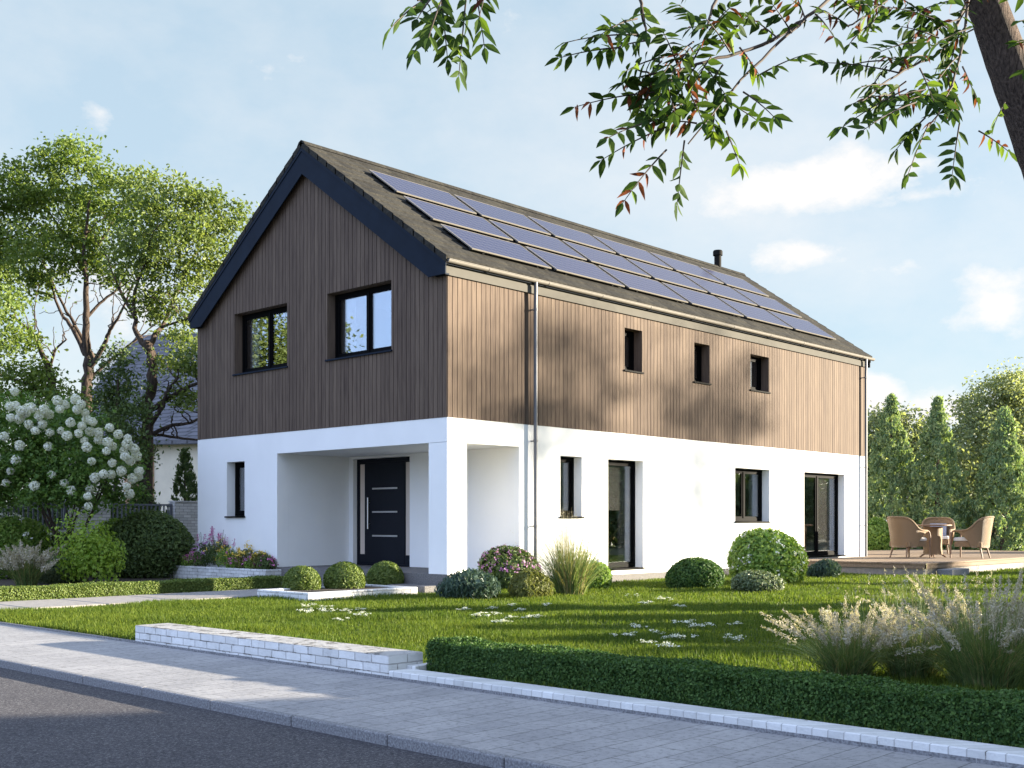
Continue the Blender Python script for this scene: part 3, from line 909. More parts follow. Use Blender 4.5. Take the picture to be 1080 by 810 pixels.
pl = thing('box_planter', 'low white brick planter holding three clipped box balls', 'planter', (-1.9, 0.8, LZ))
g = G()
x0, x1, y0, y1, zt = -3.17, -0.70, 0.05, 1.52, -0.205
g.cbox(x0, x1, y0, y0 + 0.11, -0.6, zt, 0.006); g.cbox(x0, x1, y1 - 0.11, y1, -0.6, zt - 0.002, 0.006)
g.cbox(x0 + 0.001, x0 + 0.11, y0 + 0.112, y1 - 0.112, -0.6, zt - 0.001, 0.006); g.cbox(x1 - 0.11, x1 - 0.001, y0 + 0.112, y1 - 0.112, -0.6, zt - 0.001, 0.006)
g.build('brick_wall', M['paint_brick'], pl)
G().box(x0 + 0.1, x1 - 0.1, y0 + 0.1, y1 - 0.1, -0.5, zt - 0.035).build('soil', M['soil'], pl)
fb = thing('flower_planter', 'raised white brick planter of pink and yellow flowers against the gable wall', 'planter', (-0.25, 7.2, LZ))
g = G()
g.cbox(-0.42, -0.30, 5.22, 9.25, -0.6, -0.045, 0.006); g.cbox(-0.299, -0.004, 5.221, 5.33, -0.6, -0.046, 0.006); g.cbox(-0.299, -0.004, 9.13, 9.249, -0.6, -0.046, 0.006)
g.build('brick_wall', M['paint_brick'], fb)
G().box(-0.31, -0.02, 5.32, 9.14, -0.5, -0.08).build('soil', M['soil'], fb)

# ================================================================== DECK AND FURNITURE
dk = thing('deck', 'raised timber terrace with pale sides at the far end of the house', 'terrace', (18, -2, LZ))
DX0, DY0, DZ = 12.55, -3.85, -0.02
g = G()
yy = DY0
while yy < -0.06:
    g.cbox(DX0, 27.0, yy + 0.003, min(yy + 0.145, -0.055) - 0.003, DZ - 0.035, DZ, 0.004); yy += 0.145
yy = 0.0
while yy < 3.0:
    g.cbox(L + 0.2, 27.0, yy + 0.003, yy + 0.142, DZ - 0.035, DZ, 0.004); yy += 0.145
g.build('deck_board', M['deck'], dk)
g = G()
g.box(DX0 + 0.03, DX0 + 0.06, DY0 + 0.03, -0.06, -0.16, DZ - 0.037); g.box(DX0 + 0.03, 26.98, DY0 + 0.03, DY0 + 0.06, -0.16, DZ - 0.037)
g.build('rim_board', M['deck'], dk)
g = G(); g.box(DX0 + 0.08, 26.9, DY0 + 0.08, -0.05, -0.6, -0.045); g.box(L + 0.3, 26.9, -0.05, 2.9, -0.6, -0.046)
g.build('deck_base', M['deck_side'], dk)
g = G().cbox(13.2, 14.3, DY0 - 0.36, DY0 + 0.02, -0.6, -0.185, 0.01)
o = g.build('deck_step', M['granite'], loc=(13.75, DY0 - 0.17, LZ)); tag(o, 'dark grey block step at the foot of the timber terrace', 'step')

def make_chair(label, x, y, face, scale=1.28):
    """tub shaped wicker armchair facing the direction face (radians), built about its base"""
    t = thing('wicker_chair', label, 'armchair', (0, 0, 0), group='wicker chairs round the terrace table')
    g = G()
    n, m = 44, 12
    th = np.linspace(R(-128), R(128), n)
    V = []; thick = 0.022
    def shell(a, s, off):
        # a measured from the back; rim high at the back, falling to the arms
        k = abs(a) / R(128)
        rim = 0.90 - 0.30 * (1 / (1 + math.exp(-(k - 0.50) * 13)))
        low = 0.23 + 0.40 * max(0.0, (k - 0.60) / 0.40) ** 0.6 if k > 0.60 else 0.23
        low = min(low, rim - 0.03)
        z = low + (rim - low) * s
        bulge = 0.28 + 0.09 * (z / 0.9) ** 1.5
        rx, ry = bulge + off, bulge * 1.02 + off
        return (-rx * math.cos(a) * (1.0 if abs(a) < R(90) else 1.25), ry * math.sin(a), z)
    for off in (0.0, -thick):
        P = [[shell(a, s, off) for s in np.linspace(0, 1, m)] for a in th]
        V.append(np.array(P).reshape(-1, 3))
    f = []
    for q in (0, 1):
        for i in range(n - 1):
            for j in range(m - 1):
                a = q * n * m + i * m + j
                f.append((a, a + m, a + m + 1, a + 1))
    for i in range(n - 1):
        for j in (0, m - 1):
            a = i * m + j; b = a + n * m
            f.append((a, a + m, b + m, b))
    for i in (0, n - 1):
        for j in range(m - 1):
            a = i * m + j; b = a + n * m
            f.append((a, a + 1, b + 1, b))
    g.add(np.vstack(V), f)
    rimp = [shell(a, 1.0, -thick / 2) for a in th]
    g.tube(rimp, 0.022, 8)
    back = g.build('shell', M['wicker'], t, smooth=True)
    g = G(); g.cbox(-0.24, 0.27, -0.25, 0.25, 0.25, 0.38, 0.03); g.build('seat', M['wicker'], t)
    g = G(); g.cbox(-0.22, 0.285, -0.235, 0.235, 0.382, 0.455, 0.025); g.build('seat_cushion', M['cushion'], t)
    g = G()
    g.prism([(-0.20, -0.165, 0.465), (-0.10, -0.165, 0.465), (-0.17, -0.16, 0.76), (-0.235, -0.16, 0.76)], (0, 0.33, 0)); g.build('back_cushion', M['cushion_blue'], t)
    for sy in (-1, 1):
        e = np.array(shell(sy * R(128), 1.0, -thick / 2))
        g = G().tube([e, e + np.array([0.05, 0, -0.03]), e + np.array([0.075, 0, -0.12]), (e[0] + 0.08, e[1], 0.0)], [0.020, 0.02, 0.02, 0.015], 8)
        g.build('leg', M['chair_leg'], t)
        g = G().tube([(-0.19, sy * 0.17, 0.27), (-0.25, sy * 0.20, 0.0)], [0.022, 0.014], 8); g.build('leg', M['chair_leg'], t)
    t.location = (x, y, DZ + 0.001); t.rotation_euler = (0, 0, face); t.scale = (scale * 1.16, scale * 1.16, scale)
    return t

TBL = np.array([17.45, -1.95])
def seat(label, px, py):
    p = on_ground(px, py, DZ)
    d = TBL - p[:2]
    return make_chair(label, p[0], p[1], math.atan2(d[1], d[0]))
seat('wicker tub chair nearest the house wall, between wall and table', 957, 588.3)
seat('wicker tub chair on the side of the table away from the house', 1026, 588.6)
c3 = seat('wicker tub chair behind the table, grey blue cushion facing the garden', 989, 584.6)
tb = thing('wicker_table', 'round wicker pedestal table with a thin top among the chairs', 'table', (TBL[0], TBL[1], DZ + 0.001))
G().lathe([(0.0, 0.90), (0.50, 0.90), (0.52, 0.915), (0.52, 0.935), (0.50, 0.945), (0.0, 0.945)], (TBL[0], TBL[1], DZ), 36).build('table_top', M['chair_leg'], tb)
G().lathe([(0.27, 0.08), (0.25, 0.30), (0.27, 0.88)], (TBL[0], TBL[1], DZ), 24).build('pedestal', M['wicker'], tb, smooth=True)
for k in range(4):
    a = k * math.pi / 2 + 0.5
    G().tube([(TBL[0] + 0.2 * math.cos(a), TBL[1] + 0.2 * math.sin(a), DZ + 0.12), (TBL[0] + 0.36 * math.cos(a), TBL[1] + 0.36 * math.sin(a), DZ + 0.002)], [0.03, 0.02], 8).build('leg', M['chair_leg'], tb)

# ================================================================== GARDEN WALL WITH FENCE PANELS, BEHIND THE LEFT BED
FY = 13.0
def fx(px):                                   # x on the fence line under a picture column
    r = ray(px, 540); return (CAM + r * ((FY - CAM[1]) / r[1]))[0]
TOPZ = 1.50
edges = [-260, -60, -10, 72, 116, 184, 212, 300]
bw = thing('fence_wall', 'tall garden wall of grey white brick with taller piers behind the planting', 'wall', (fx(60), FY, LZ))
g = G(); g.box(fx(-260), fx(330), FY, FY + 0.24, -0.6, 0.80); g.build('base_wall', M['garden_brick'], bw)
for a, b in ((-60, -12), (72, 116), (184, 240)):
    g = G(); g.box(fx(a), fx(b), FY - 0.03, FY + 0.27, -0.6, TOPZ + 0.05)
    p = g.build('pier', M['garden_brick'], bw)
    G().box(fx(a) - 0.02, fx(b) + 0.02, FY - 0.05, FY + 0.29, TOPZ + 0.052, TOPZ + 0.085).build('coping', M['garden_brick'], p)
labs = ['dark metal railing panel between two brick piers, beside the house', 'dark metal railing panel half hidden behind the snowball tree']
for (a, b), lab in zip(((116.5, 183.5), (-11, 71.5)), labs):
    xa, xb = fx(a), fx(b)
    t = thing('fence_panel', lab, 'fence panel', ((xa + xb) / 2, FY + 0.12, 0.8), 'metal railing panels in the garden wall')
    g = G(); g.box(xa, xb, FY + 0.10, FY + 0.15, TOPZ - 0.06, TOPZ - 0.01); g.box(xa, xb, FY + 0.10, FY + 0.15, 0.85, 0.89)
    g.box(xa, xa + 0.05, FY + 0.09, FY + 0.16, 0.801, TOPZ); g.box(xb - 0.05, xb, FY + 0.09, FY + 0.16, 0.801, TOPZ)
    g.build('frame', M['fence_metal'], t)
    g = G(); x = xa + 0.14
    while x < xb - 0.08:
        g.box(x - 0.020, x + 0.020, FY + 0.115, FY + 0.135, 0.89, TOPZ - 0.06); x += 0.125
    g.build('slat', M['fence_metal'], t)

# ================================================================== NEIGHBOUR HOUSE
nh = thing('neighbour_house', 'distant house with a grey tiled roof showing between the tree trunks', 'house', tuple(at_depth(150, 575, 62)[:2]) + (LZ,))
fwd = np.array([_c, _s, 0]); rgt = np.array([_s, -_c, 0])
O = at_depth(95, 552, 62); O[2] = LZ
ax = (rgt * 0.96 - fwd * 0.28); ax /= np.linalg.norm(ax); dp_ = np.array([-ax[1], ax[0], 0])   # ridge direction and depth
def NP(a, d, z): return O + ax * a + dp_ * d + np.array([0, 0, z])
WL, WD, EH, RH = 13.0, 8.5, 6.1, 12.2
g = G().prism([NP(-1.6, 0, 0), NP(WL, 0, 0), NP(WL, WD, 0), NP(-1.6, WD, 0)], (0, 0, EH))
g.prism([NP(-1.6, 0, EH), NP(-1.6, WD, EH), NP(-1.6, WD / 2, RH - 0.3)], ax * (WL + 1.6))
nw = g.build('wall', M['far_wall'], nh)
g = G()
g.prism([NP(-2.1, -0.6, EH - 0.5), NP(0.2, WD / 2, RH), NP(0.2, WD / 2, RH - 0.18), NP(-2.1, -0.6, EH - 0.7)], (0, 0, 0.001)) if False else None
for s in (0, 1):
    f = (lambda d: d) if not s else (lambda d: WD - d)
    g.add([NP(-2.2, f(-0.6), EH - 0.45), NP(WL + 0.5, f(-0.6), EH - 0.45), NP(WL + 0.5, WD / 2, RH), NP(0.0, WD / 2, RH),
           NP(-2.2, f(-0.6), EH - 0.65), NP(WL + 0.5, f(-0.6), EH - 0.65), NP(WL + 0.5, WD / 2, RH - 0.2), NP(0.0, WD / 2, RH - 0.2)],
          [(0, 1, 2, 3), (4, 5, 6, 7), (0, 1, 5, 4), (1, 2, 6, 5), (3, 0, 4, 7)])
g.build('roof', M['far_roof'], nh)
g = G().prism([NP(2.2, -0.06, 0), NP(4.0, -0.06, 0), NP(4.0, -0.01, 0), NP(2.2, -0.01, 0)], (0, 0, EH - 0.3)); g.build('brick_panel', M['far_brick'], nh)
for a in (0.3, 7.2):
    w = G().prism([NP(a, -0.06, 3.6), NP(a + 1.1, -0.06, 3.6), NP(a + 1.1, -0.01, 3.6), NP(a, -0.01, 3.6)], (0, 0, 1.4)).build('window', M['black_frame'], nh)
    G().prism([NP(a + 0.1, -0.08, 3.7), NP(a + 1.0, -0.08, 3.7), NP(a + 1.0, -0.065, 3.7), NP(a + 0.1, -0.065, 3.7)], (0, 0, 1.2)).build('glass', M['glass'], w)
# ================================================================== VEGETATION HELPERS
def lumpy(rng, k=9):
    """a smooth random radius factor over directions"""
    c = rng.normal(0, 1, (k, 3)); c /= np.linalg.norm(c, axis=1)[:, None]
    a = rng.uniform(-1, 1, k)
    def f(d, amp):
        w = np.exp(5.0 * (d @ c.T - 1.0))
        return 1 + amp * (w @ a)
    return f

def dome_points(rng, c, rad, n, lump=0.12, shell=0.16, zmin=-1.0, lf=None):
    d = rng.normal(0, 1, (int(n * 1.8) + 20, 3)); d /= np.linalg.norm(d, axis=1)[:, None]
    d = d[d[:, 2] > zmin][:n]
    f = (lf or lumpy(rng))(d, lump)
    r = (1 - np.abs(rng.normal(0, shell, len(d)))) * f
    r = np.clip(r, 0.05, 2)
    P = np.asarray(c) + d * np.asarray(rad) * r[:, None]
    N = d / np.asarray(rad); N /= np.linalg.norm(N, axis=1)[:, None]
    return P, N

def bush(name, label, base, rad, mat, n, leaf, cat='bush', group=None, seed=1, lump=0.12, shell=0.14, sunk=0.55, asp=0.55, tilt=0.6, core=True, flowers=None, up=None, stems=True):
    """leafy bush standing at base; rad = half widths and half height of its ellipsoid"""
    rng = np.random.default_rng(seed)
    base = np.asarray(base, float)
    t = thing(name, label, cat, tuple(base), group)
    c = base + np.array([0, 0, rad[2] * sunk])
    lf = lumpy(rng)
    P, N = dome_points(rng, c, rad, n, lump, shell, zmin=-sunk, lf=lf)
    P[:, 2] = np.maximum(P[:, 2], base[2] + 0.01)
    g = G().kites(P, N, leaf, asp, tilt, rng, up=up)
    if core:
        P2, N2 = dome_points(rng, c, np.asarray(rad) * 0.86, n // 3, lump, 0.25, zmin=-sunk, lf=lf)
        P2[:, 2] = np.maximum(P2[:, 2], base[2] + 0.01)
        g.kites(P2, N2, leaf * 1.3, 0.8, 0.9, rng)
    g.build('foliage', mat, t)
    if stems:
        g = G()
        for k in range(7):
            a = rng.uniform(0, 6.28); e = c + np.array([math.cos(a) * rad[0] * 0.55, math.sin(a) * rad[1] * 0.55, rad[2] * 0.35])
            g.tube([base + np.array([math.cos(a) * 0.04, math.sin(a) * 0.04, -0.05]), (base + e) / 2 + np.array([0, 0, 0.08]), e], [0.014, 0.010, 0.004], 5)
        g.build('stem', M['twig'], t)
    for (fm, nf, fs, zlow, per) in (flowers or []):
        P, N = dome_points(rng, c, np.asarray(rad) * 0.99, nf, lump, 0.03, zmin=zlow, lf=lf)
        P = np.repeat(P, per, 0) + rng.normal(0, fs * 0.6, (len(P) * per, 3)); N = np.repeat(N, per, 0)
        G().kites(P, N, fs, 0.8, 0.6, rng).build('flowers', M[fm], t)
    return t

def hedge(name, label, x0, x1, y0, y1, z0, z1, mat, n, leaf, seed, dens=None):
    rng = np.random.default_rng(seed)
    t = thing(name, label, 'hedge', ((x0 + x1) / 2, (y0 + y1) / 2, z0))
    A = [(y1 - y0) * (z1 - z0), (y1 - y0) * (z1 - z0), (x1 - x0) * (z1 - z0), (x1 - x0) * (z1 - z0), (x1 - x0) * (y1 - y0)]
    A = np.array(A) / sum(A)
    P, N = [], []
    for k, a in enumerate(A):
        m = int(n * a)
        u, v, w = rng.random(m), rng.random(m), np.abs(rng.normal(0, 0.022, m))
        X = x0 + u * (x1 - x0); Y = y0 + v * (y1 - y0); Z = z0 + w * 0
        if k < 2:
            X = np.full(m, (x0, x1)[k]) + (w, -w)[k]; Y = y0 + u * (y1 - y0); Z = z0 + v * (z1 - z0); nn = ((-1, 0, 0.25), (1, 0, 0.25))[k]
        elif k < 4:
            Y = np.full(m, (y0, y1)[k - 2]) + (w, -w)[k - 2]; X = x0 + u * (x1 - x0); Z = z0 + v * (z1 - z0); nn = ((0, -1, 0.25), (0, 1, 0.25))[k - 2]
        else:
            Z = z1 - w; nn = (0, 0, 1)
        P.append(np.stack([X, Y, Z], 1)); N.append(np.tile(nn, (m, 1)))
    P = np.vstack(P); N = np.vstack(N)
    # gentle unevenness of the clipped faces
    wv = 0.012 * np.sin(P[:, 1] * 5.1 + P[:, 0] * 3.3) + 0.010 * np.sin(P[:, 1] * 13.7 + 1.3 + P[:, 0] * 11) + rng.normal(0, 0.007, len(P))
    P += N * wv[:, None]
    # rounded top edges
    ex = np.minimum(P[:, 0] - x0, x1 - P[:, 0]); ez = z1 - P[:, 2]
    m = (ex < 0.04) & (ez < 0.04); P[m, 2] -= 0.012
    g = G().kites(P, N, leaf, 0.62, 0.75, rng)
    i = 0.055
    g.box(x0 + i, x1 - i, y0 + i, y1 - i, z0 - 0.1, z1 - i)
    g.build('foliage', mat, t)
    return t

def blades(g, rng, base, n, h, spread, width, lean=0.9, foot=0.10, bend=0.6, segs=5, hvar=0.3):
    """arching grass blades from one foot; returns the tips and their directions"""
    a = rng.uniform(0, 2 * np.pi, n)
    r0 = foot * np.sqrt(rng.random(n))
    B = np.asarray(base) + np.stack([r0 * np.cos(a), r0 * np.sin(a), np.zeros(n)], 1)
    a2 = a + rng.normal(0, 0.5, n)
    ln = h * rng.uniform(1 - hvar, 1 + hvar * 0.35, n)
    le = np.abs(rng.normal(0, lean, n)).clip(0, 1.5) * spread
    t = np.linspace(0, 1, segs + 1)
    D = np.stack([np.cos(a2), np.sin(a2)], 1)
    out = (le * ln)[:, None] * (0.45 * t + 0.55 * t ** 2)[None, :]
    zz = ln[:, None] * (t[None, :] - bend * le[:, None] * 0.62 * t[None, :] ** 2.4)
    C = np.stack([B[:, 0:1] + D[:, 0:1] * out, B[:, 1:2] + D[:, 1:2] * out, B[:, 2:3] + zz], 2)      # n, segs+1, 3
    S = np.stack([-D[:, 1], D[:, 0], np.zeros(n)], 1); tw = rng.uniform(-1.2, 1.2, n)
    S = S * np.cos(tw)[:, None] + np.stack([D[:, 0], D[:, 1], np.zeros(n)], 1) * np.sin(tw)[:, None]
    wd = width * rng.uniform(0.7, 1.3, n)[:, None] * np.array([1 - 0.94 * q ** 1.6 for q in t])[None, :]
    Lf = C - S[:, None, :] * wd[:, :, None]; Rt = C + S[:, None, :] * wd[:, :, None]
    V = np.stack([Lf, Rt], 2).reshape(-1, 3)
    k = 2 * (segs + 1)
    f = np.array([(2 * i, 2 * i + 1, 2 * i + 3, 2 * i + 2) for i in range(segs)])
    F = (np.arange(n)[:, None, None] * k + f[None]).reshape(-1, 4)
    g.add(V, F)
    return C

def grass_tuft(name, label, base, n, h, spread, width, mat, plumes=0, dry=0, seed=1, group=None, plen=0.35, psize=0.03, foot=0.1, lean=0.6, ph=1.25, pdens=60, pspread=0.022, plean=None):
    rng = np.random.default_rng(seed)
    t = thing(name, label, 'ornamental grass', tuple(base), group)
    g = G(); blades(g, rng, base, n, h, spread, width, lean, foot); g.build('blades', mat, t)
    if dry:
        g = G(); blades(g, rng, base, dry, h * 1.12, spread * 0.9, width * 0.8, lean, foot); g.build('dry_blades', M['blade_dry'], t)
    if plumes:
        g = G(); C = blades(g, rng, base, plumes, h * ph, spread, width * 0.45, plean or lean * 0.85, foot, bend=0.32, segs=8, hvar=0.30)
        g.build('stalks', M['blade_dry'], t)
        g = G(); P, N, U = [], [], []
        for c in C:
            m = pdens
            q = rng.beta(1.0, 1.15, m)
            s = (1 - plen + plen * q) * (len(c) - 1)
            i = np.clip(s.astype(int), 0, len(c) - 2); fr = (s - i)[:, None]
            p = c[i] * (1 - fr) + c[i + 1] * fr
            tang = c[i + 1] - c[i]; tang /= np.linalg.norm(tang, axis=1)[:, None] + 1e-9
            fat = pspread * (0.15 + 1.05 * (1 - q) ** 0.7 * np.clip(q * 6, 0.3, 1))
            p = p + rng.normal(0, 1, (m, 3)) * fat[:, None]
            P.append(p); U.append(tang + rng.normal(0, 0.28, (m, 3))); N.append(rng.normal(0, 1, (m, 3)))
        g.kites(np.vstack(P), np.vstack(N), psize, 0.22, 0.3, rng, up=np.vstack(U), fold=0.02)
        g.build('plume', M['plume'], t)
    return t

def limb(g, pts, r0, r1, rng, seg=7, wob=0.03, n=None):
    """tapering branch along a smoothed line through pts"""
    pts = np.asarray(pts, float)
    n = n or max(6, 4 * len(pts))
    t = np.linspace(0, len(pts) - 1, n)
    i = np.clip(t.astype(int), 0, len(pts) - 2); f = t - i
    pm = pts[np.maximum(i - 1, 0)]; p0 = pts[i]; p1 = pts[i + 1]; p2 = pts[np.minimum(i + 2, len(pts) - 1)]
    f = f[:, None]
    q = 0.5 * ((2 * p0) + (-pm + p1) * f + (2 * pm - 5 * p0 + 4 * p1 - p2) * f ** 2 + (-pm + 3 * p0 - 3 * p1 + p2) * f ** 3)
    w = rng.normal(0, wob, q.shape); w[0] = 0
    q = q + w
    g.tube(q, np.linspace(r0, r1, n), seg)
    return q

def crown(g, rng, blobs, leaf, per=55, sub=14, sig=0.24, asp=0.6):
    """leaf clumps through the volume of a list of blobs (centre, radius)"""
    for c, r in blobs:
        m = max(3, int(sub * (r / 1.1) ** 1.5))
        d = rng.normal(0, 1, (m, 3)); d /= np.linalg.norm(d, axis=1)[:, None]
        cc = np.asarray(c) + d * (r * rng.uniform(0.25, 1.0, m) ** 0.55)[:, None]
        for q in cc:
            k = int(per * rng.uniform(0.5, 1.4))
            s = sig * rng.uniform(0.6, 1.4)
            P = q + rng.normal(0, 1, (k, 3)) * np.array([s * 1.25, s * 1.25, s * 0.75])
            g.kites(P, np.tile((0, 0, 0.6), (k, 1)), leaf, asp, 0.8, rng)

def picture_tree(name, label, depth, limbs, blobs, leaf, mat, bark, seed, cat='tree', group=None, per=55, sub=14, sig=0.26, dspread=1.0, base=None):
    """tree whose limbs and leaf masses stand at their true size around one distance"""
    rng = np.random.default_rng(seed)
    pm = depth / FPX
    b0 = at_depth(*base, depth)
    t = thing(name, label, cat, (b0[0], b0[1], LZ), group)
    g = G()
    for k, (pts, r0, r1) in enumerate(limbs):
        off = np.zeros(3); q = []
        sway = rng.uniform(-1, 1)
        for i, (x, y) in enumerate(pts):
            q.append(at_depth(x, y, depth + (0 if k == 0 else sway * i * 0.45 * dspread)))
        q = np.array(q)
        if k == 0:
            q[0][2] = LZ - 0.1
        qq = limb(g, q, r0, r1, rng, wob=r0 * 0.12)
        if k:
            for _ in range(4):                                   # twigs
                i = rng.integers(len(qq) // 3, len(qq)); d = rng.normal(0, 1, 3); d[2] = abs(d[2]) + 0.3; d /= np.linalg.norm(d)
                L_ = rng.uniform(0.6, 1.5)
                limb(g, [qq[i], qq[i] + d * L_ * 0.5, qq[i] + d * L_ + rng.normal(0, 0.15, 3)], r1 * 1.0, 0.008, rng, 5, 0.02)
    g.build('trunk', bark, t, smooth=True)
    g = G()
    bl = [(at_depth(x, y, depth + rng.uniform(-1, 1) * r * pm * 1.3 * dspread), r * pm) for x, y, r in blobs]
    crown(g, rng, bl, leaf, per, sub, sig)
    g.build('crown', mat, t)
    return t

def plain_tree(name, label, base, h, cr, mat, seed, leaf=0.2, group=None, cat='tree', nb=14, per=50, sub=12, zlow=0.35, bark=None):
    """free standing broadleaf tree with a forked trunk"""
    rng = np.random.default_rng(seed)
    base = np.asarray(base, float)
    t = thing(name, label, cat, tuple(base), group)
    g = G()
    top = base + np.array([rng.normal(0, 0.3), rng.normal(0, 0.3), h * 0.75])
    tr = limb(g, [base - np.array([0, 0, 0.1]), base + np.array([0.1, 0.05, h * 0.3]), top], 0.035 * h * 0.8, 0.04, rng, 9)
    bl = []
    for k in range(nb):
        a = k * 2.4 + rng.uniform(-0.4, 0.4); z = zlow + (0.94 - zlow) * (k + 0.5) / nb
        prof = math.sin(math.pi * min(1, (z - zlow + 0.12) / (1.02 - zlow + 0.12))) ** 0.6
        rr = cr * prof * rng.uniform(0.45, 0.8)
        c = base + np.array([math.cos(a) * rr, math.sin(a) * rr, h * z])
        i = int(len(tr) * min(0.95, 0.35 + 0.6 * (z - zlow)))
        limb(g, [tr[i], (tr[i] + c) / 2 + np.array([0, 0, 0.15]), c], 0.014 * h * 0.6, 0.012, rng, 5)
        bl.append((c, cr * rng.uniform(0.38, 0.55)))
    g.build('trunk', bark or M['bark_mid'], t, smooth=True)
    g = G(); crown(g, rng, bl, leaf, per, sub, 0.3 * max(1, cr / 2.5)); g.build('crown', mat, t)
    return t

def conifer(name, label, base, h, r, mat, seed, n=9000, leaf=0.17, group=None, cat='conifer'):
    rng = np.random.default_rng(seed)
    base = np.asarray(base, float)
    t = thing(name, label, cat, tuple(base), group)
    G().tube([base - np.array([0, 0, 0.1]), base + np.array([0, 0, h * 0.5]), base + np.array([0, 0, h * 0.93])], [0.10 * r + 0.03, 0.07 * r, 0.012], 8).build('trunk', M['bark_mid'], t)
    # upswept sprays: each a small plume of leaf faces along a short rising line
    m = n // 26
    z = rng.beta(1.15, 1.45, m); z = 0.04 + 0.95 * z
    a = rng.uniform(0, 2 * np.pi, m)
    prof = np.clip((1 - z) * 1.22, 0, 1) ** 0.92 * np.clip(0.78 + z * 1.8, 0, 1)
    lob = 1 + 0.13 * np.sin(a * 3 + z * 9 + seed) + 0.10 * np.sin(a * 7 - z * 17) + rng.normal(0, 0.10, m)
    rr = r * prof * lob * rng.uniform(0.68, 1.0, m)
    P0 = base + np.stack([rr * np.cos(a), rr * np.sin(a), h * z], 1)
    out = np.stack([np.cos(a), np.sin(a), np.zeros(m)], 1)
    ups = out * 0.45 + np.array([0, 0, 1.0]) + rng.normal(0, 0.22, (m, 3)); ups /= np.linalg.norm(ups, axis=1)[:, None]
    k = 26
    s = rng.random((m, k, 1))
    ln = (0.065 * h * rng.uniform(0.5, 1.1, m))[:, None, None] * np.clip(1.15 - z, 0.45, 1)[:, None, None]
    P = P0[:, None] + ups[:, None] * s * ln + rng.normal(0, 1, (m, k, 3)) * (0.045 * r + 0.03) * (1.2 - s)
    U = np.repeat(ups, k, 0) + rng.normal(0, 0.35, (m * k, 3))
    G().kites(P.reshape(-1, 3), np.repeat(out, k, 0), leaf, 0.36, 0.5, rng, up=U).build('crown', mat, t)
    return t

# ================================================================== LAWN GRASS (uncountable)
def lawn_grass():
    rng = np.random.default_rng(11)
    parts = []
    # density falls with distance from the street side
    for (x0, x1, y0, y1, dens, h, w) in (
            (-8.34, -4.0, -16.5, 1.5, 3000, 0.082, 0.0042), (-4.0, 1.0, -17, 1.5, 1800, 0.082, 0.0055), (1.0, 8, -16, -0.02, 1050, 0.082, 0.0072),
            (8, 16, -14, -0.02, 620, 0.07, 0.0095), (16, 34, -12, 2, 260, 0.075, 0.014), (-8.34, -0.5, 3.3, 3.38, 2000, 0.05, 0.0055), (17.6, 44, 3, 22, 70, 0.08, 0.022)):
        n = int((x1 - x0) * (y1 - y0) * dens)
        X = rng.uniform(x0, x1, n); Y = rng.uniform(y0, y1, n)
        parts.append((X, Y, np.full(n, h), np.full(n, w)))
    X, Y, H, Wd = (np.concatenate(q) for q in zip(*parts))
    keep = np.ones(len(X), bool)
    for (a, b, c, d) in ((-8.42, -7.985, -8.07, -3.78), (-8.5, -8.165, -45, -8.04), (-8.3, -7.6, -8.19, -8.03), (-3.18, -0.69, 0.04, 1.53), (-0.48, 0.0, 0.1, 5.2), (0, 17.3, 0, 9), (-8.1, -7.66, -30, -8.1), (DX0, 27, DY0, 3), (13.18, 14.32, DY0 - 0.4, DY0), (-8.4, -0.5, 1.57, 3.29)):
        keep &= ~((X > a) & (X < b) & (Y > c) & (Y < d))
    # stay inside what a camera near the photograph's could see
    rel = np.stack([X - CAM[0], Y - CAM[1]], 1)
    ang = np.degrees(np.arctan2(rel[:, 1], rel[:, 0])) - math.degrees(YAW)
    keep &= (np.abs(ang) < 44)
    X, Y, H, Wd = X[keep], Y[keep], H[keep], Wd[keep]
    n = len(X)
    cl = 0.5 + 0.25 * np.sin(X * 2.3 + 1.7 * np.sin(Y * 1.9)) + 0.25 * np.sin(Y * 3.1 + 1.3 * np.sin(X * 2.7))
    H = H * rng.uniform(0.4, 1.25, n) * (0.55 + 0.70 * cl)
    a = rng.uniform(0, 2 * np.pi, n)
    lean = np.abs(rng.normal(0, 0.42, n))
    D = np.stack([np.cos(a), np.sin(a), np.zeros(n)], 1)
    S = np.stack([-np.sin(a + rng.normal(0, 0.6, n)), np.cos(a), np.zeros(n)], 1)
    B = np.stack([X, Y, np.full(n, LZ - 0.004)], 1)
    Mi = B + D * (0.30 * lean * H)[:, None] + np.array([0, 0, 1.0]) * (0.58 * H)[:, None]
    T = B + D * (1.0 * lean * H)[:, None] + np.array([0, 0, 1.0]) * (H * (1 - 0.25 * lean))[:, None]
    V = np.stack([B - S * Wd[:, None], B + S * Wd[:, None], Mi + S * (Wd * 0.7)[:, None], Mi - S * (Wd * 0.7)[:, None], T], 1).reshape(-1, 3)
    i5 = np.arange(n)[:, None] * 5
    g = G(); g.v.append(V); g.n = len(V)
    g.f.append(i5 + np.array([0, 1, 2, 3])); g.f.append(i5 + np.array([3, 2, 4]))
    o = g.build('grass', M['grass'])
    o['kind'] = 'stuff'; tag(o, 'short mown green grass of the front lawn', 'grass')
lawn_grass()

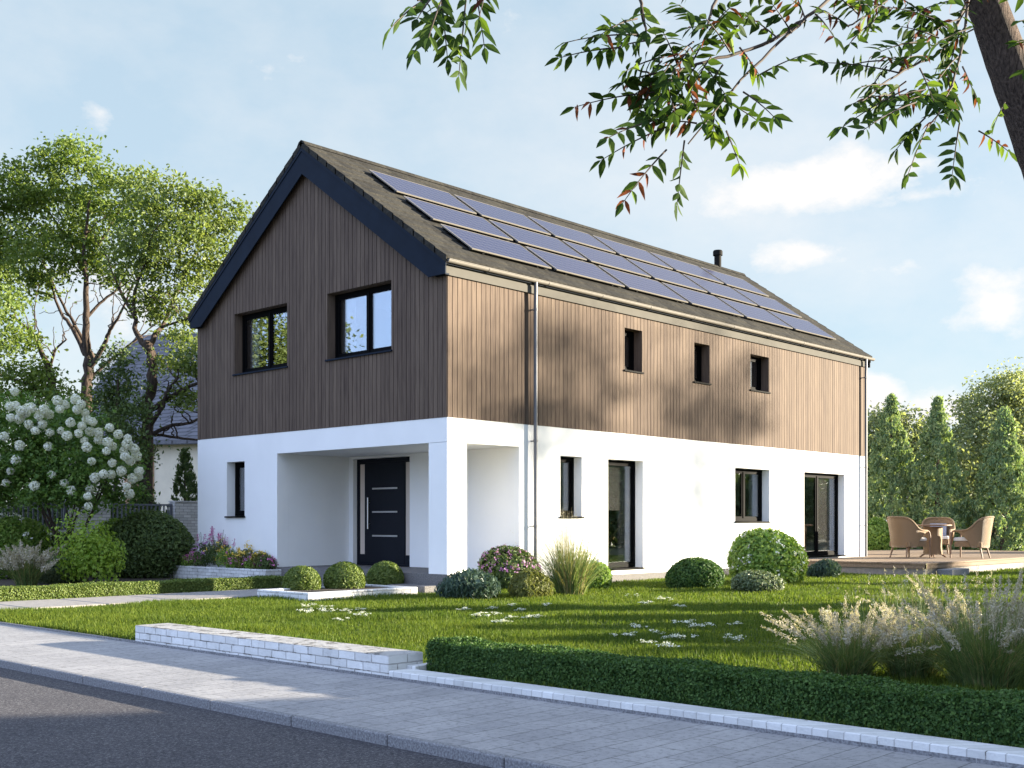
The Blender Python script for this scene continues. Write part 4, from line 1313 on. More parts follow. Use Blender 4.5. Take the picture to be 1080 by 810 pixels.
# ================================================================== HEDGES AND CLIPPED BALLS
hedge('hedge', 'dark clipped box hedge behind the white brick edging along the pavement', -8.06, -7.68, -15.5, -8.17, LZ, -0.055, M['lf_hedge'], 120000, 0.026, 21)
hedge('hedge', 'low clipped hedge lining the slab path to the porch', -8.30, -1.25, 3.36, 3.74, LZ, -0.105, M['lf_box'], 52000, 0.036, 22)
for k, (px, py, r, lab) in enumerate(((318.5, 621.5, 0.345, 'clipped box ball at the pavement end of the white brick planter, smallest of three'), (363.5, 620, 0.385, 'clipped box ball between the two others in the white brick planter'), (406.5, 617, 0.365, 'clipped box ball nearest the porch step in the white brick planter'))):
    p = on_ground(px, py, -0.24)
    bush('box_ball', lab, (p[0], max(0.55, p[1]), -0.245), (r, r, r * 0.93), M['lf_box'], 4600, 0.058, 'box ball', 'clipped box balls in the planter', 30 + k, 0.03, 0.06, 0.36, stems=False)

# ================================================================== SHRUBS IN FRONT OF THE LONG WALL
def gp(px, py, z=LZ):
    p = on_ground(px, py, z); return (p[0], p[1], z)
bush('shrub', 'low spiky blue green shrub nearest the porch pier', gp(504, 632), (0.58, 0.45, 0.31), M['lf_bluegreen'], 3600, 0.105, seed=41, lump=0.55, shell=0.34, asp=0.26, up=(0, 0, 1.2))
p = gp(541, 622)
bush('flowering_shrub', 'rounded dark shrub covered in purple flowers before the porch opening', p, (0.66, 0.58, 0.56), M['lf_dark'], 5600, 0.085, seed=42, lump=0.28, shell=0.22, flowers=[('fl_purple', 105, 0.040, 0.05, 9)])
bush('shrub', 'yellow green shrub under the purple flowering one', gp(560, 631), (0.46, 0.38, 0.36), M['lf_olive'], 3400, 0.075, seed=43, lump=0.4, shell=0.32, up=(0, 0, 0.8), asp=0.4)
grass_tuft('grass_tuft', 'tall fine grass tuft arching against the white wall, by the glazed door', gp(602, 628.5), 640, 1.12, 0.9, 0.0062, M['blade'], plumes=170, dry=200, seed=44, plen=0.14, psize=0.028, pdens=5, pspread=0.006, foot=0.24, lean=0.62, ph=1.42, plean=0.30)
bush('shrub', 'small green shrub tucked behind the tall grass tuft', gp(629, 622), (0.30, 0.30, 0.36), M['lf_green'], 2600, 0.06, seed=45, lump=0.2)
bush('round_bush', 'neat dark green domed bush left of the white flowering bush', gp(732.5, 620.5), (0.60, 0.55, 0.40), M['lf_hedge'], 7200, 0.065, seed=46, lump=0.12, shell=0.12, sunk=0.55)
bush('flowering_bush', 'largest bright green bush with white blossom under the far window', gp(810, 616), (0.90, 0.80, 0.68), M['lf_green'], 8800, 0.105, seed=47, lump=0.20, shell=0.17, sunk=0.66, flowers=[('fl_white', 60, 0.055, -0.2, 9)])
bush('shrub', 'small pale grey green shrub in front of the white flowering bush', gp(796, 624.5), (0.58, 0.48, 0.27), M['lf_grey'], 4200, 0.068, seed=48, lump=0.28, shell=0.26)
bush('shrub', 'little dark blue green shrub at the corner of the terrace', gp(870, 609), (0.48, 0.42, 0.27), M['lf_bluegreen'], 2600, 0.12, seed=49, lump=0.5, shell=0.3, asp=0.25, up=(0, 0, 1.2))

# ================================================================== PLUMED GRASSES AT THE STREET CORNER OF THE LAWN
PG = 'feathery grasses behind the front hedge'
grass_tuft('plume_grass', 'pale plumed grass standing furthest along the front hedge from the camera', gp(893, 716), 1000, 0.50, 1.1, 0.0034, M['blade'], plumes=52, dry=110, seed=51, group=PG, plen=0.42, psize=0.032, foot=0.17, lean=0.74, ph=1.30, pdens=150, pspread=0.017)
grass_tuft('plume_grass', 'tall plumed grass by the picture edge, tallest of the feathery grasses', gp(1042, 726), 1500, 0.72, 1.1, 0.0036, M['blade'], plumes=56, dry=150, seed=52, group=PG, plen=0.40, psize=0.034, foot=0.26, lean=0.66, ph=1.25, pdens=160, pspread=0.018)
grass_tuft('plume_grass', 'middle plumed grass leaning between two larger feathery tufts', gp(965, 716), 1000, 0.54, 1.1, 0.0034, M['blade'], plumes=40, dry=110, seed=53, group=PG, plen=0.42, psize=0.032, foot=0.2, lean=0.70, ph=1.28, pdens=150, pspread=0.017)
grass_tuft('sparse_grass', 'thin sparse flowering grass blades rising behind the feathery tufts', gp(985, 684), 230, 0.72, 0.75, 0.0034, M['blade'], plumes=40, dry=90, seed=54, plen=0.14, psize=0.03, foot=0.45, lean=0.5, ph=1.15, pdens=12, pspread=0.010)
grass_tuft('sparse_grass', 'loose pale grass in the lawn before the terrace step', gp(930, 672), 130, 0.62, 0.7, 0.0036, M['blade'], plumes=22, dry=60, seed=55, plen=0.14, psize=0.03, foot=0.35, lean=0.5, ph=1.15, pdens=12, pspread=0.010)

# ================================================================== WHITE FLOWER CLUMPS IN THE LAWN
def clump_proto(seed, label):
    rng = np.random.default_rng(seed)
    t = thing('flower_clump', label, 'flower clump', (0, 0, 0), 'white flower clumps in the lawn')
    g = G(); gl = G()
    for k in range(9):
        a = rng.uniform(0, 6.28); r = 0.13 * math.sqrt(rng.random())
        c = np.array([r * math.cos(a) * 1.1, r * math.sin(a) * 1.1, rng.uniform(0.075, 0.115)])
        P = c + rng.normal(0, 1, (16, 3)) * np.array([0.022, 0.022, 0.006])
        g.kites(P, np.tile((0, 0, 1), (16, 1)), 0.022, 0.9, 0.35, rng)
        P = np.array([c * (1, 1, q) for q in np.linspace(0.1, 0.9, 6)]) + rng.normal(0, 0.012, (6, 3))
        gl.kites(P, rng.normal(0, 1, (6, 3)), 0.05, 0.35, 0.4, rng)
    g.build('petals', M['fl_white'], t); gl.build('leaves', M['lf_dark'], t)
    return t
groups = {
    'low white flower clump in the lawn between box ball planter and low wall': [(t[0] / 2.4545, 560 + t[1] / 2.4545) for t in ((795, 206), (845, 206), (890, 216), (935, 211), (930, 231), (885, 239), (797, 222), (843, 219))],
    'low white flower clump in the lawn before the purple flowering shrub': [(480 + t[0] / 3.086, 620 + (t[1] + 4) / 3.086) for t in ((25, 80), (120, 72), (180, 65), (135, 90), (80, 104), (150, 124), (185, 103), (213, 77), (293, 65), (268, 100), (245, 106))],
    'low white flower clump in the open lawn behind the front hedge': [(480 + t[0] / 3.086, 620 + (t[1] + 4) / 3.086) for t in ((595, 142), (545, 170), (632, 191), (660, 160), (700, 173), (752, 178), (692, 210), (740, 127), (808, 140), (905, 127), (898, 177))],
    'low white flower clump in the lawn close to the domed bush by the house': [(480 + t[0] / 3.086, 620 + (t[1] + 4) / 3.086) for t in ((575, 32), (620, 58), (685, 45), (730, 68))],
}
rq = np.random.default_rng(5)
for gi, (lab, pts) in enumerate(groups.items()):
    protos = [clump_proto(60 + gi * 3 + k, lab) for k in range(2)]
    used = [False, False]
    for i, (px, py) in enumerate(pts):
        q = i % 2
        o = copy_tree(protos[q]) if used[q] else protos[q]
        used[q] = True
        p = on_ground(px, py, LZ)
        o.location = (p[0], p[1], LZ - 0.004); o.rotation_euler = (0, 0, rq.uniform(0, 6.28)); s = rq.uniform(0.6, 1.0); o.scale = (s, s, s)

# ================================================================== RAISED PLANTER FLOWERS
FG = 'flowering plants in the raised planter'
def bed_plant(label, y, x, h, w, leaf, petals, seed, spikes=0):
    base = (x, y, -0.08)
    rng = np.random.default_rng(seed)
    t = thing('flowering_plant', label, 'flower', base, FG)
    P, N = dome_points(rng, np.array(base) + (0, 0, h * 0.42), (w, w, h * 0.55), 620, 0.3, 0.3, -0.6)
    P[:, 2] = np.maximum(P[:, 2], -0.07)
    P[:, 0] = np.minimum(P[:, 0], -0.02)
    G().kites(P, N, 0.075, 0.35, 0.6, rng, up=(0, 0, 1)).build('foliage', M[leaf], t)
    gs = G()
    for (fm, n, zl, fs) in petals:
        P, N = dome_points(rng, np.array(base) + (0, 0, h * 0.45), (w * 1.02, w * 1.02, h * 0.58), n, 0.3, 0.10, zl)
        P[:, 0] = np.minimum(P[:, 0], -0.03)
        Q = np.repeat(P, 8, 0) + rng.normal(0, fs * 0.55, (len(P) * 8, 3))
        G().kites(Q, np.repeat(N, 8, 0), fs, 0.8, 0.5, rng).build('petals', M[fm], t)
        for q in P[::2]:
            gs.tube([(base[0], base[1], -0.08), tuple(q)], 0.004, 4)
    if spikes:
        for k in range(spikes):
            a = rng.uniform(0, 6.28); e = np.array([x + 0.10 * math.cos(a), y + 0.25 * math.sin(a), -0.08 + h * rng.uniform(1.0, 1.4)])
            gs.tube([(x, y, -0.08), tuple(e)], 0.005, 4)
        g = G(); e0 = np.array(base)
        for k in range(spikes):
            a = rng.uniform(0, 6.28); top = np.array([min(-0.05, x + 0.10 * math.cos(a)), y + 0.28 * math.sin(a), -0.08 + h * rng.uniform(1.0, 1.4)])
            P = top - np.array([0, 0, 1]) * rng.uniform(0, 0.16, (30, 1)) + rng.normal(0, 0.018, (30, 3))
            g.kites(P, rng.normal(0, 1, (30, 3)), 0.035, 0.6, 0.4, rng)
        g.build('flower_spike', M['fl_pink'], t)
    gs.build('stem', M['lf_dark'], t)
BP = [('bushy magenta flowered plant at the planter end away from the porch', 8.95, 0.30, 0.22, 'lf_green', [('fl_pink', 26, 0.0, 0.045)], 0),
      ('second magenta flowered plant from the outer end of the raised planter', 8.45, 0.36, 0.26, 'lf_green', [('fl_pink', 34, 0.0, 0.045)], 0),
      ('tall dark leaved plant with pink spikes, nearer the outer end', 7.95, 0.62, 0.30, 'lf_dark', [('fl_purple', 26, 0.1, 0.045)], 5),
      ('tallest pink spiked plant in the middle of the raised planter', 7.45, 0.70, 0.30, 'lf_dark', [('fl_yellow', 10, 0.2, 0.045)], 8),
      ('orange yellow flowered plant beside the tall pink spikes', 7.0, 0.50, 0.28, 'lf_green', [('fl_yellow', 16, 0.0, 0.045), ('fl_pink', 8, -0.2, 0.04)], 2),
      ('low pink flowered plant in front of the orange yellow one', 6.7, 0.30, 0.24, 'lf_green', [('fl_pink', 24, 0.0, 0.045)], 0),
      ('yellow flowered plant with tall thin stems under the slit window', 6.3, 0.52, 0.26, 'lf_olive', [('fl_yellow', 26, 0.3, 0.042)], 0),
      ('low pink and purple plant between two yellow flowered ones', 6.05, 0.30, 0.26, 'lf_green', [('fl_pink', 26, 0.0, 0.045), ('fl_purple', 10, 0.0, 0.04)], 0),
      ('airy yellow flowered plant second from the porch end', 5.75, 0.48, 0.24, 'lf_olive', [('fl_yellow', 22, 0.3, 0.042)], 0),
      ('magenta flowered plant at the porch end of the raised planter', 5.52, 0.30, 0.20, 'lf_dark', [('fl_pink', 24, 0.0, 0.045)], 0)]
for k, (lab, y, h, w, lf, pe, sp_) in enumerate(BP):
    bed_plant(lab, y, -0.20 + 0.04 * (k % 2), h, w, lf, pe, 80 + k, sp_)

# ================================================================== LEFT BED
def bp_(px, d):
    p = at_depth(px, 552, d); return (p[0], p[1], LZ)
grass_tuft('plume_grass', 'feathery beige grass in the left bed behind the path hedge', bp_(28, 23.6), 420, 0.72, 0.9, 0.0065, M['blade'], plumes=46, dry=110, seed=91, plen=0.42, psize=0.075, foot=0.2, lean=0.6, ph=1.32, pdens=120, pspread=0.032)
bush('shrub', 'bright lime green shrub between the feathery grass and the dark round bush', bp_(96, 24.6), (0.68, 0.6, 0.72), M['lf_lime'], 3300, 0.095, seed=92, lump=0.9, shell=0.5, sunk=0.72, up=(0, 0, 0.7), core=False)
bush('round_bush', 'big dark olive rounded bush behind the end of the raised planter', bp_(160, 27.3), (1.05, 0.95, 0.92), M['lf_dark'], 10500, 0.09, seed=93, lump=0.14, shell=0.16, sunk=0.8)
bush('hydrangea', 'white hydrangea bush beneath the snowball tree near the railing', bp_(18, 27.0), (1.0, 0.8, 0.80), M['lf_green'], 6000, 0.10, seed=94, lump=0.15, sunk=0.8, flowers=[('fl_white', 26, 0.07, 0.35, 14)])
bush('shrub', 'mid green leafy shrub filling in behind the lime one', bp_(128, 27.4), (0.8, 0.7, 0.85), M['lf_green'], 4800, 0.09, seed=95, lump=0.15, sunk=0.75)
bush('shrub', 'greyish low shrub between feathery grass and lime shrub', bp_(62, 24.8), (0.55, 0.5, 0.36), M['lf_grey'], 3200, 0.07, seed=96, lump=0.2, sunk=0.65)
bush('shrub', 'deep green shrub below the snowball tree stems', bp_(60, 27.6), (1.2, 0.8, 0.62), M['lf_dark'], 5600, 0.09, seed=97, lump=0.18, sunk=0.75)

def viburnum():
    rng = np.random.default_rng(101)
    b = bp_(72, 26.3); t = thing('snowball_tree', 'many stemmed tree laden with white snowball flower heads by the railing', 'flowering tree', b)
    bb = np.array(b)
    g = G()
    for k in range(9):
        a = rng.uniform(0, 6.28); tp = bb + np.array([math.cos(a) * rng.uniform(0.4, 1.3), math.sin(a) * rng.uniform(0.4, 1.3), rng.uniform(1.9, 2.6)])
        limb(g, [bb + np.array([math.cos(a) * 0.12, math.sin(a) * 0.12, -0.05]), bb + np.array([math.cos(a) * 0.3, math.sin(a) * 0.3, 1.0]), tp], 0.045, 0.015, rng, 7, 0.02)
    g.build('stem', M['bark_dark'], t, smooth=True)
    g = G()
    pm = 26.3 / FPX
    bl = []
    for x, y, r in ((15, 455, 34), (55, 450, 34), (90, 470, 32), (30, 490, 36), (70, 492, 36), (112, 492, 28), (128, 508, 20), (5, 505, 30), (50, 515, 26), (90, 515, 22), (-30, 470, 40), (75, 438, 20), (-35, 505, 30)):
        bl.append((at_depth(x, y, 26.3 + rng.uniform(-1, 1) * 1.0), r * pm))
    crown(g, rng, bl, 0.105, 130, 34, 0.17, 0.6)
    g.build('foliage', M['lf_vib'], t)
    # flower heads: globes of small petals, copied over the outside of the crown
    protos = []
    for k in range(3):
        d = rng.normal(0, 1, (190, 3)); d /= np.linalg.norm(d, axis=1)[:, None]
        o = G().kites(d * 0.098 * rng.uniform(0.82, 1.05, (190, 1)), d, 0.05, 0.9, 0.35, rng).build('flower_head', M['fl_white'], t)
        o.data.transform(Matrix.Translation(Vector(b)))          # head centred on its own origin
        protos.append([o, False])
    heads = [(t_[0] / 5.79, 400 + t_[1] / 5.79) for t_ in ((90, 75), (60, 165), (95, 160), (130, 195), (165, 180), (155, 205), (190, 175), (65, 235), (118, 242), (175, 275), (215, 315), (240, 222), (270, 185), (300, 215), (350, 130), (395, 155), (460, 122), (470, 185), (365, 182), (495, 152), (520, 205), (305, 325), (375, 315), (410, 345), (260, 275), (430, 265), (295, 410), (120, 405), (95, 495), (65, 560), (35, 632), (210, 650), (315, 582), (392, 635), (435, 682), (500, 285), (480, 330), (550, 320), (530, 245), (565, 260), (515, 375), (602, 370), (530, 415), (600, 325), (560, 500), (580, 600), (632, 577), (550, 670), (685, 510), (660, 385), (690, 410), (650, 440), (670, 295), (722, 335), (780, 360), (775, 395), (755, 435), (765, 470), (795, 497), (820, 425), (833, 470), (850, 560), (845, 595), (810, 605), (775, 655), (790, 700), (740, 560), (535, 715), (540, 775), (680, 580), (0, 490), (25, 350), (-60, 300), (-90, 420), (-40, 220), (-120, 260))]
    for i, (px, py) in enumerate(heads):
        pr_ = protos[i % 3]
        if pr_[1]:
            o = pr_[0].copy(); COL.objects.link(o); o.parent = t
        else:
            o = pr_[0]; pr_[1] = True
        q = at_depth(px, py, 26.3 - rng.uniform(1.15, 1.65) * math.sqrt(max(0.1, 1 - ((px - 65) / 95) ** 2)) - 0.1)
        o.location = Vector(q) - Vector(b)
        o.rotation_euler = tuple(rng.uniform(0, 6.28, 3)); s = rng.uniform(0.8, 1.12); o.scale = (s, s, s)
viburnum()

# ================================================================== TREES
LT = 'broadleaf trees beyond the garden wall'
picture_tree('broadleaf_tree', 'tall tree with bare forked trunk before the grey roof, its crown over the left sky', 37, [
    ([(92, 600), (92, 450), (92, 400), (93, 372)], 0.20, 0.16), ([(93, 375), (90, 345), (91, 305), (89, 260), (95, 210)], 0.14, 0.03), ([(90, 374), (76, 346), (62, 325), (50, 285)], 0.09, 0.025),
    ([(91, 368), (80, 345), (64, 316), (40, 265)], 0.08, 0.02), ([(95, 388), (108, 368), (115, 350), (125, 335), (140, 300)], 0.09, 0.025), ([(96, 398), (115, 381), (140, 361), (160, 345)], 0.06, 0.02),
    ([(91, 335), (105, 320), (125, 303), (135, 280)], 0.06, 0.02), ([(90, 290), (70, 250), (45, 215)], 0.06, 0.02), ([(90, 280), (115, 240), (130, 215)], 0.06, 0.02)],
    [(40, 192, 36), (85, 185, 36), (125, 205, 34), (60, 225, 42), (20, 238, 38), (100, 240, 38), (140, 245, 28), (5, 205, 32), (-25, 220, 45), (40, 265, 30), (112, 280, 20), (0, 285, 34), (75, 262, 30), (70, 170, 22), (-30, 270, 40), (30, 300, 22)],
    0.150, M['lf_tree'], M['bark_dark'], 201, group=LT, per=66, sub=26, sig=0.22, base=(92, 600))
picture_tree('broadleaf_tree', 'leaning dark trunked tree beside the house gable with low side branches', 35, [
    ([(155, 600), (156, 470), (155, 432), (161, 405), (159, 373), (153, 362)], 0.20, 0.13), ([(154, 365), (143, 350), (142, 333), (128, 310), (112, 270)], 0.10, 0.025), ([(157, 368), (164, 352), (172, 342), (187, 307), (205, 270), (236, 240)], 0.10, 0.025),
    ([(156, 434), (172, 424), (192, 412), (212, 402)], 0.11, 0.04), ([(156, 452), (172, 428), (176, 415), (190, 396)], 0.08, 0.03), ([(157, 460), (180, 449), (200, 446), (215, 438)], 0.07, 0.03), ([(142, 335), (142, 310), (150, 285), (160, 250)], 0.07, 0.02),
    ([(170, 345), (185, 340), (205, 335)], 0.05, 0.02), ([(143, 330), (132, 318), (122, 300)], 0.05, 0.015), ([(157, 462), (162, 458), (188, 462), (212, 464)], 0.06, 0.03)],
    [(155, 203, 26), (185, 217, 33), (215, 232, 33), (243, 228, 24), (160, 250, 36), (200, 262, 33), (175, 300, 33), (172, 332, 13), (195, 395, 20), (185, 420, 14), (215, 292, 24), (150, 318, 16), (195, 345, 22), (205, 378, 20), (140, 275, 26), (228, 262, 22), (178, 375, 13), (200, 425, 14)],
    0.145, M['lf_tree2'], M['bark_dark'], 202, group=LT, per=66, sub=24, sig=0.22, base=(155, 600))
picture_tree('broadleaf_tree', 'lower tree at the picture edge rising behind the snowball tree', 33, [
    ([(62, 600), (60, 440), (55, 405), (50, 385)], 0.16, 0.10), ([(52, 388), (42, 368), (30, 347), (10, 333)], 0.09, 0.03), ([(55, 425), (40, 410), (20, 402), (0, 396)], 0.07, 0.03), ([(52, 390), (58, 370), (70, 358)], 0.05, 0.02)],
    [(8, 335, 30), (20, 372, 30), (-20, 330, 40), (5, 412, 36), (48, 400, 16), (68, 425, 22), (-25, 385, 40), (35, 425, 24)], 0.135, M['lf_tree'], M['bark_dark'], 203, group=LT, per=66, sub=24, sig=0.22, base=(62, 600))
picture_tree('understory_tree', 'small dark leafy tree filling the gap under the leaning trunk', 34, [
    ([(122, 600), (122, 470), (125, 400)], 0.08, 0.03)], [(125, 405, 24), (110, 440, 28), (135, 440, 24), (128, 378, 13), (105, 475, 24), (140, 475, 20)], 0.12, M['lf_dark'], M['bark_dark'], 204, per=90, sub=34, sig=0.2, base=(122, 600))
BG = 'leafy shrubs behind the railing'
for k, (px, d, w_, h_) in enumerate(((-40, 32, 1.5, 1.9), (20, 31.5, 1.4, 1.6), (70, 32.5, 1.3, 1.9), (112, 33, 1.0, 1.5), (160, 34.5, 1.2, 1.0))):
    bush('tall_shrub', ['tall leafy shrub behind the railing at the picture edge', 'tall leafy shrub behind the railing, second from the picture edge', 'tall leafy shrub behind the railing and snowball tree', 'leafy shrub behind the brick pier', 'lower leafy shrub behind the railing panel beside the house'][k], bp_(px, d), (w_, w_ * 0.8, h_ * 0.75), M['lf_dark'], 5200, 0.11, seed=130 + k, lump=0.3, shell=0.25, sunk=0.8, group=BG)
CL = 'slender conifers beyond the railing'
conifer('conifer', 'short dark conifer behind the railing panel', bp_(150, 35), 2.9, 0.85, M['lf_dark'], 211, 5200, 0.14, CL)
conifer('conifer', 'taller slim conifer close to the house corner behind the railing', bp_(195, 36.5), 3.7, 0.72, M['lf_dark'], 212, 6000, 0.14, CL)
conifer('conifer', 'dark conifer behind the railing, half hidden by the snowball tree', bp_(112, 36), 2.6, 0.9, M['lf_dark'], 213, 4500, 0.14, CL)

CR = 'tall conifers beyond the terrace'
conifer('conifer', 'tall green conifer nearest the house beyond the terrace', bp_(940, 45), 6.35, 1.25, M['lf_conifer'], 221, 15000, 0.17, CR)
conifer('conifer', 'middle one of three tall conifers, directly behind the table', bp_(989, 44), 6.15, 1.28, M['lf_conifer'], 222, 15000, 0.17, CR)
conifer('conifer', 'tall conifer behind the outer wicker chair', bp_(1059, 43), 5.65, 1.32, M['lf_conifer'], 223, 15000, 0.17, CR)
conifer('conifer', 'dark conifer at the far picture edge beyond the terrace', bp_(1118, 44), 6.0, 1.3, M['lf_conifer'], 224, 9000, 0.17, CR)
RT = 'broadleaf trees behind the conifers'
def rt(label, seed, base, blobs, depth=56, mat='lf_hazed'):
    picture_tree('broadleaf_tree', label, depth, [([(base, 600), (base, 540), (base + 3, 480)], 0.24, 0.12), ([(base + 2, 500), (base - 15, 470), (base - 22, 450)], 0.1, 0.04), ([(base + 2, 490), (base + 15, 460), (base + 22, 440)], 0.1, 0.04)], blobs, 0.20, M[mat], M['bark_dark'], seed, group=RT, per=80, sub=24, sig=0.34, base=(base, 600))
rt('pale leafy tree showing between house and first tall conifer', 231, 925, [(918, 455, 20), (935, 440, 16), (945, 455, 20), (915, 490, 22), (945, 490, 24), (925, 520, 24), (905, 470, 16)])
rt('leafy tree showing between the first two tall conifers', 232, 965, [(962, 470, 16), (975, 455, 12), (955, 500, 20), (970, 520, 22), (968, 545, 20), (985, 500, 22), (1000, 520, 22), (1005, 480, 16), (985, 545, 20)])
rt('large dense tree rising above the outer conifers', 233, 1045, [(1030, 440, 24), (1050, 425, 24), (1068, 410, 22), (1020, 470, 26), (1050, 465, 28), (1080, 430, 30), (1020, 510, 26), (1045, 520, 28), (1090, 470, 34), (1020, 545, 22), (1075, 540, 28)], 58, 'lf_hazed')
bush('shrub', 'small green shrub at the back edge of the terrace by the house corner', bp_(926, 42), (0.8, 0.7, 0.9), M['lf_green'], 3000, 0.12, seed=98, lump=0.2, sunk=0.75)
bush('shrub', 'green shrub between the tall conifers behind the table', bp_(1020, 46), (1.4, 0.9, 0.9), M['lf_dark'], 3600, 0.14, seed=99, lump=0.25, sunk=0.75)
for k, px in enumerate((905, 960, 1010, 1090)):
    bush('shrub', ['dark low shrub filling the ground by the first conifer', 'dark low shrub filling the ground between first and second conifer', 'dark low shrub filling the ground between second and third conifer', 'dark low shrub filling the ground past the third conifer'][k], bp_(px, 48 + k), (1.5, 0.9, 0.75), M['lf_dark'], 3200, 0.16, seed=110 + k, lump=0.2, sunk=0.7)
# ================================================================== NEAR TREE WITH HANGING COMPOUND LEAVES
class Leaves:
    def __init__(s):
        s.g = {k: G() for k in ('lf_near', 'lf_near_lime', 'lf_near_red')}; s.r = G()

    def leaflet(s, kind, p, d, n, L_, W_, curl, fold):
        d = d / np.linalg.norm(d); n = n - d * np.dot(n, d); n /= np.linalg.norm(n) + 1e-9
        b = np.cross(d, n)
        q = lambda t, w, up: p + d * (L_ * t) + b * (W_ * w) + n * (up - curl * L_ * t * t)
        f = fold * W_
        V = [q(0, 0, 0), q(.33, 0, 0), q(.68, 0, 0), q(1, 0, 0), q(.16, .62, f * .6), q(.40, 1, f), q(.72, .62, f * .7), q(.16, -.62, f * .6), q(.40, -1, f), q(.72, -.62, f * .7)]
        s.g[kind].add(V, [(0, 4, 5, 1), (1, 5, 6, 2), (2, 6, 3), (0, 1, 8, 7), (1, 2, 9, 8), (2, 3, 9)])

    def compound(s, a, b, rng, pairs=5, size=0.115, red=0.06, lime=0.06, droop=0.06):
        """one feathered leaf from a to b with paired leaflets"""
        a = np.asarray(a, float); b = np.asarray(b, float)
        ln = np.linalg.norm(b - a); up = np.array([0, 0, 1.0])
        dirv = (b - a) / ln
        side = np.cross(dirv, up)
        if np.linalg.norm(side) < 0.3:
            side = np.cross(dirv, np.array([_c, _s, 0]))
        side /= np.linalg.norm(side)
        # turn the plane of the leaf at random about its stalk
        th = rng.uniform(-1.0, 1.0); nn = np.cross(side, dirv)
        side = side * math.cos(th) + nn * math.sin(th); nn = np.cross(side, dirv)
        pts = [a + (b - a) * t + up * (droop * ln * (t - t * t) * 4 * 0.5) for t in np.linspace(0, 1, 7)]
        s.r.tube(pts, np.linspace(0.0042, 0.0016, 7), 5, cap=False)
        for k in range(pairs):
            t = 0.18 + 0.80 * k / max(1, pairs - 1) * 0.97
            i = min(5, int(t * 6)); f = t * 6 - i
            p = pts[i] * (1 - f) + pts[i + 1] * f
            for sg in (-1, 1):
                if rng.random() < 0.06:
                    continue
                u = rng.random(); kind = 'lf_near_red' if u < red else ('lf_near_lime' if u < red + lime else 'lf_near')
                d = dirv * rng.uniform(0.35, 0.75) + side * sg + np.array([0, 0, -1]) * rng.uniform(0.10, 0.75) + rng.normal(0, 0.16, 3)
                sz = size * (0.72 if kind == 'lf_near_red' else 1.0) * rng.uniform(0.75, 1.15) * (0.80 + 0.35 * math.sin(math.pi * (0.2 + 0.7 * k / pairs)))
                cu = rng.uniform(0.0, 0.25) if kind != 'lf_near_red' else rng.uniform(0.3, 0.9)
                wd = 0.185 if kind != 'lf_near_red' else 0.15
                s.leaflet(kind, p, d, nn * (1 if nn[2] > 0 else -1) + rng.normal(0, 0.35, 3), sz, sz * wd, cu, rng.uniform(0.1, 0.5))
        s.leaflet('lf_near', pts[-1], dirv + np.array([0, 0, -0.3]), nn, size * 0.95, size * 0.19, 0.1, 0.3)

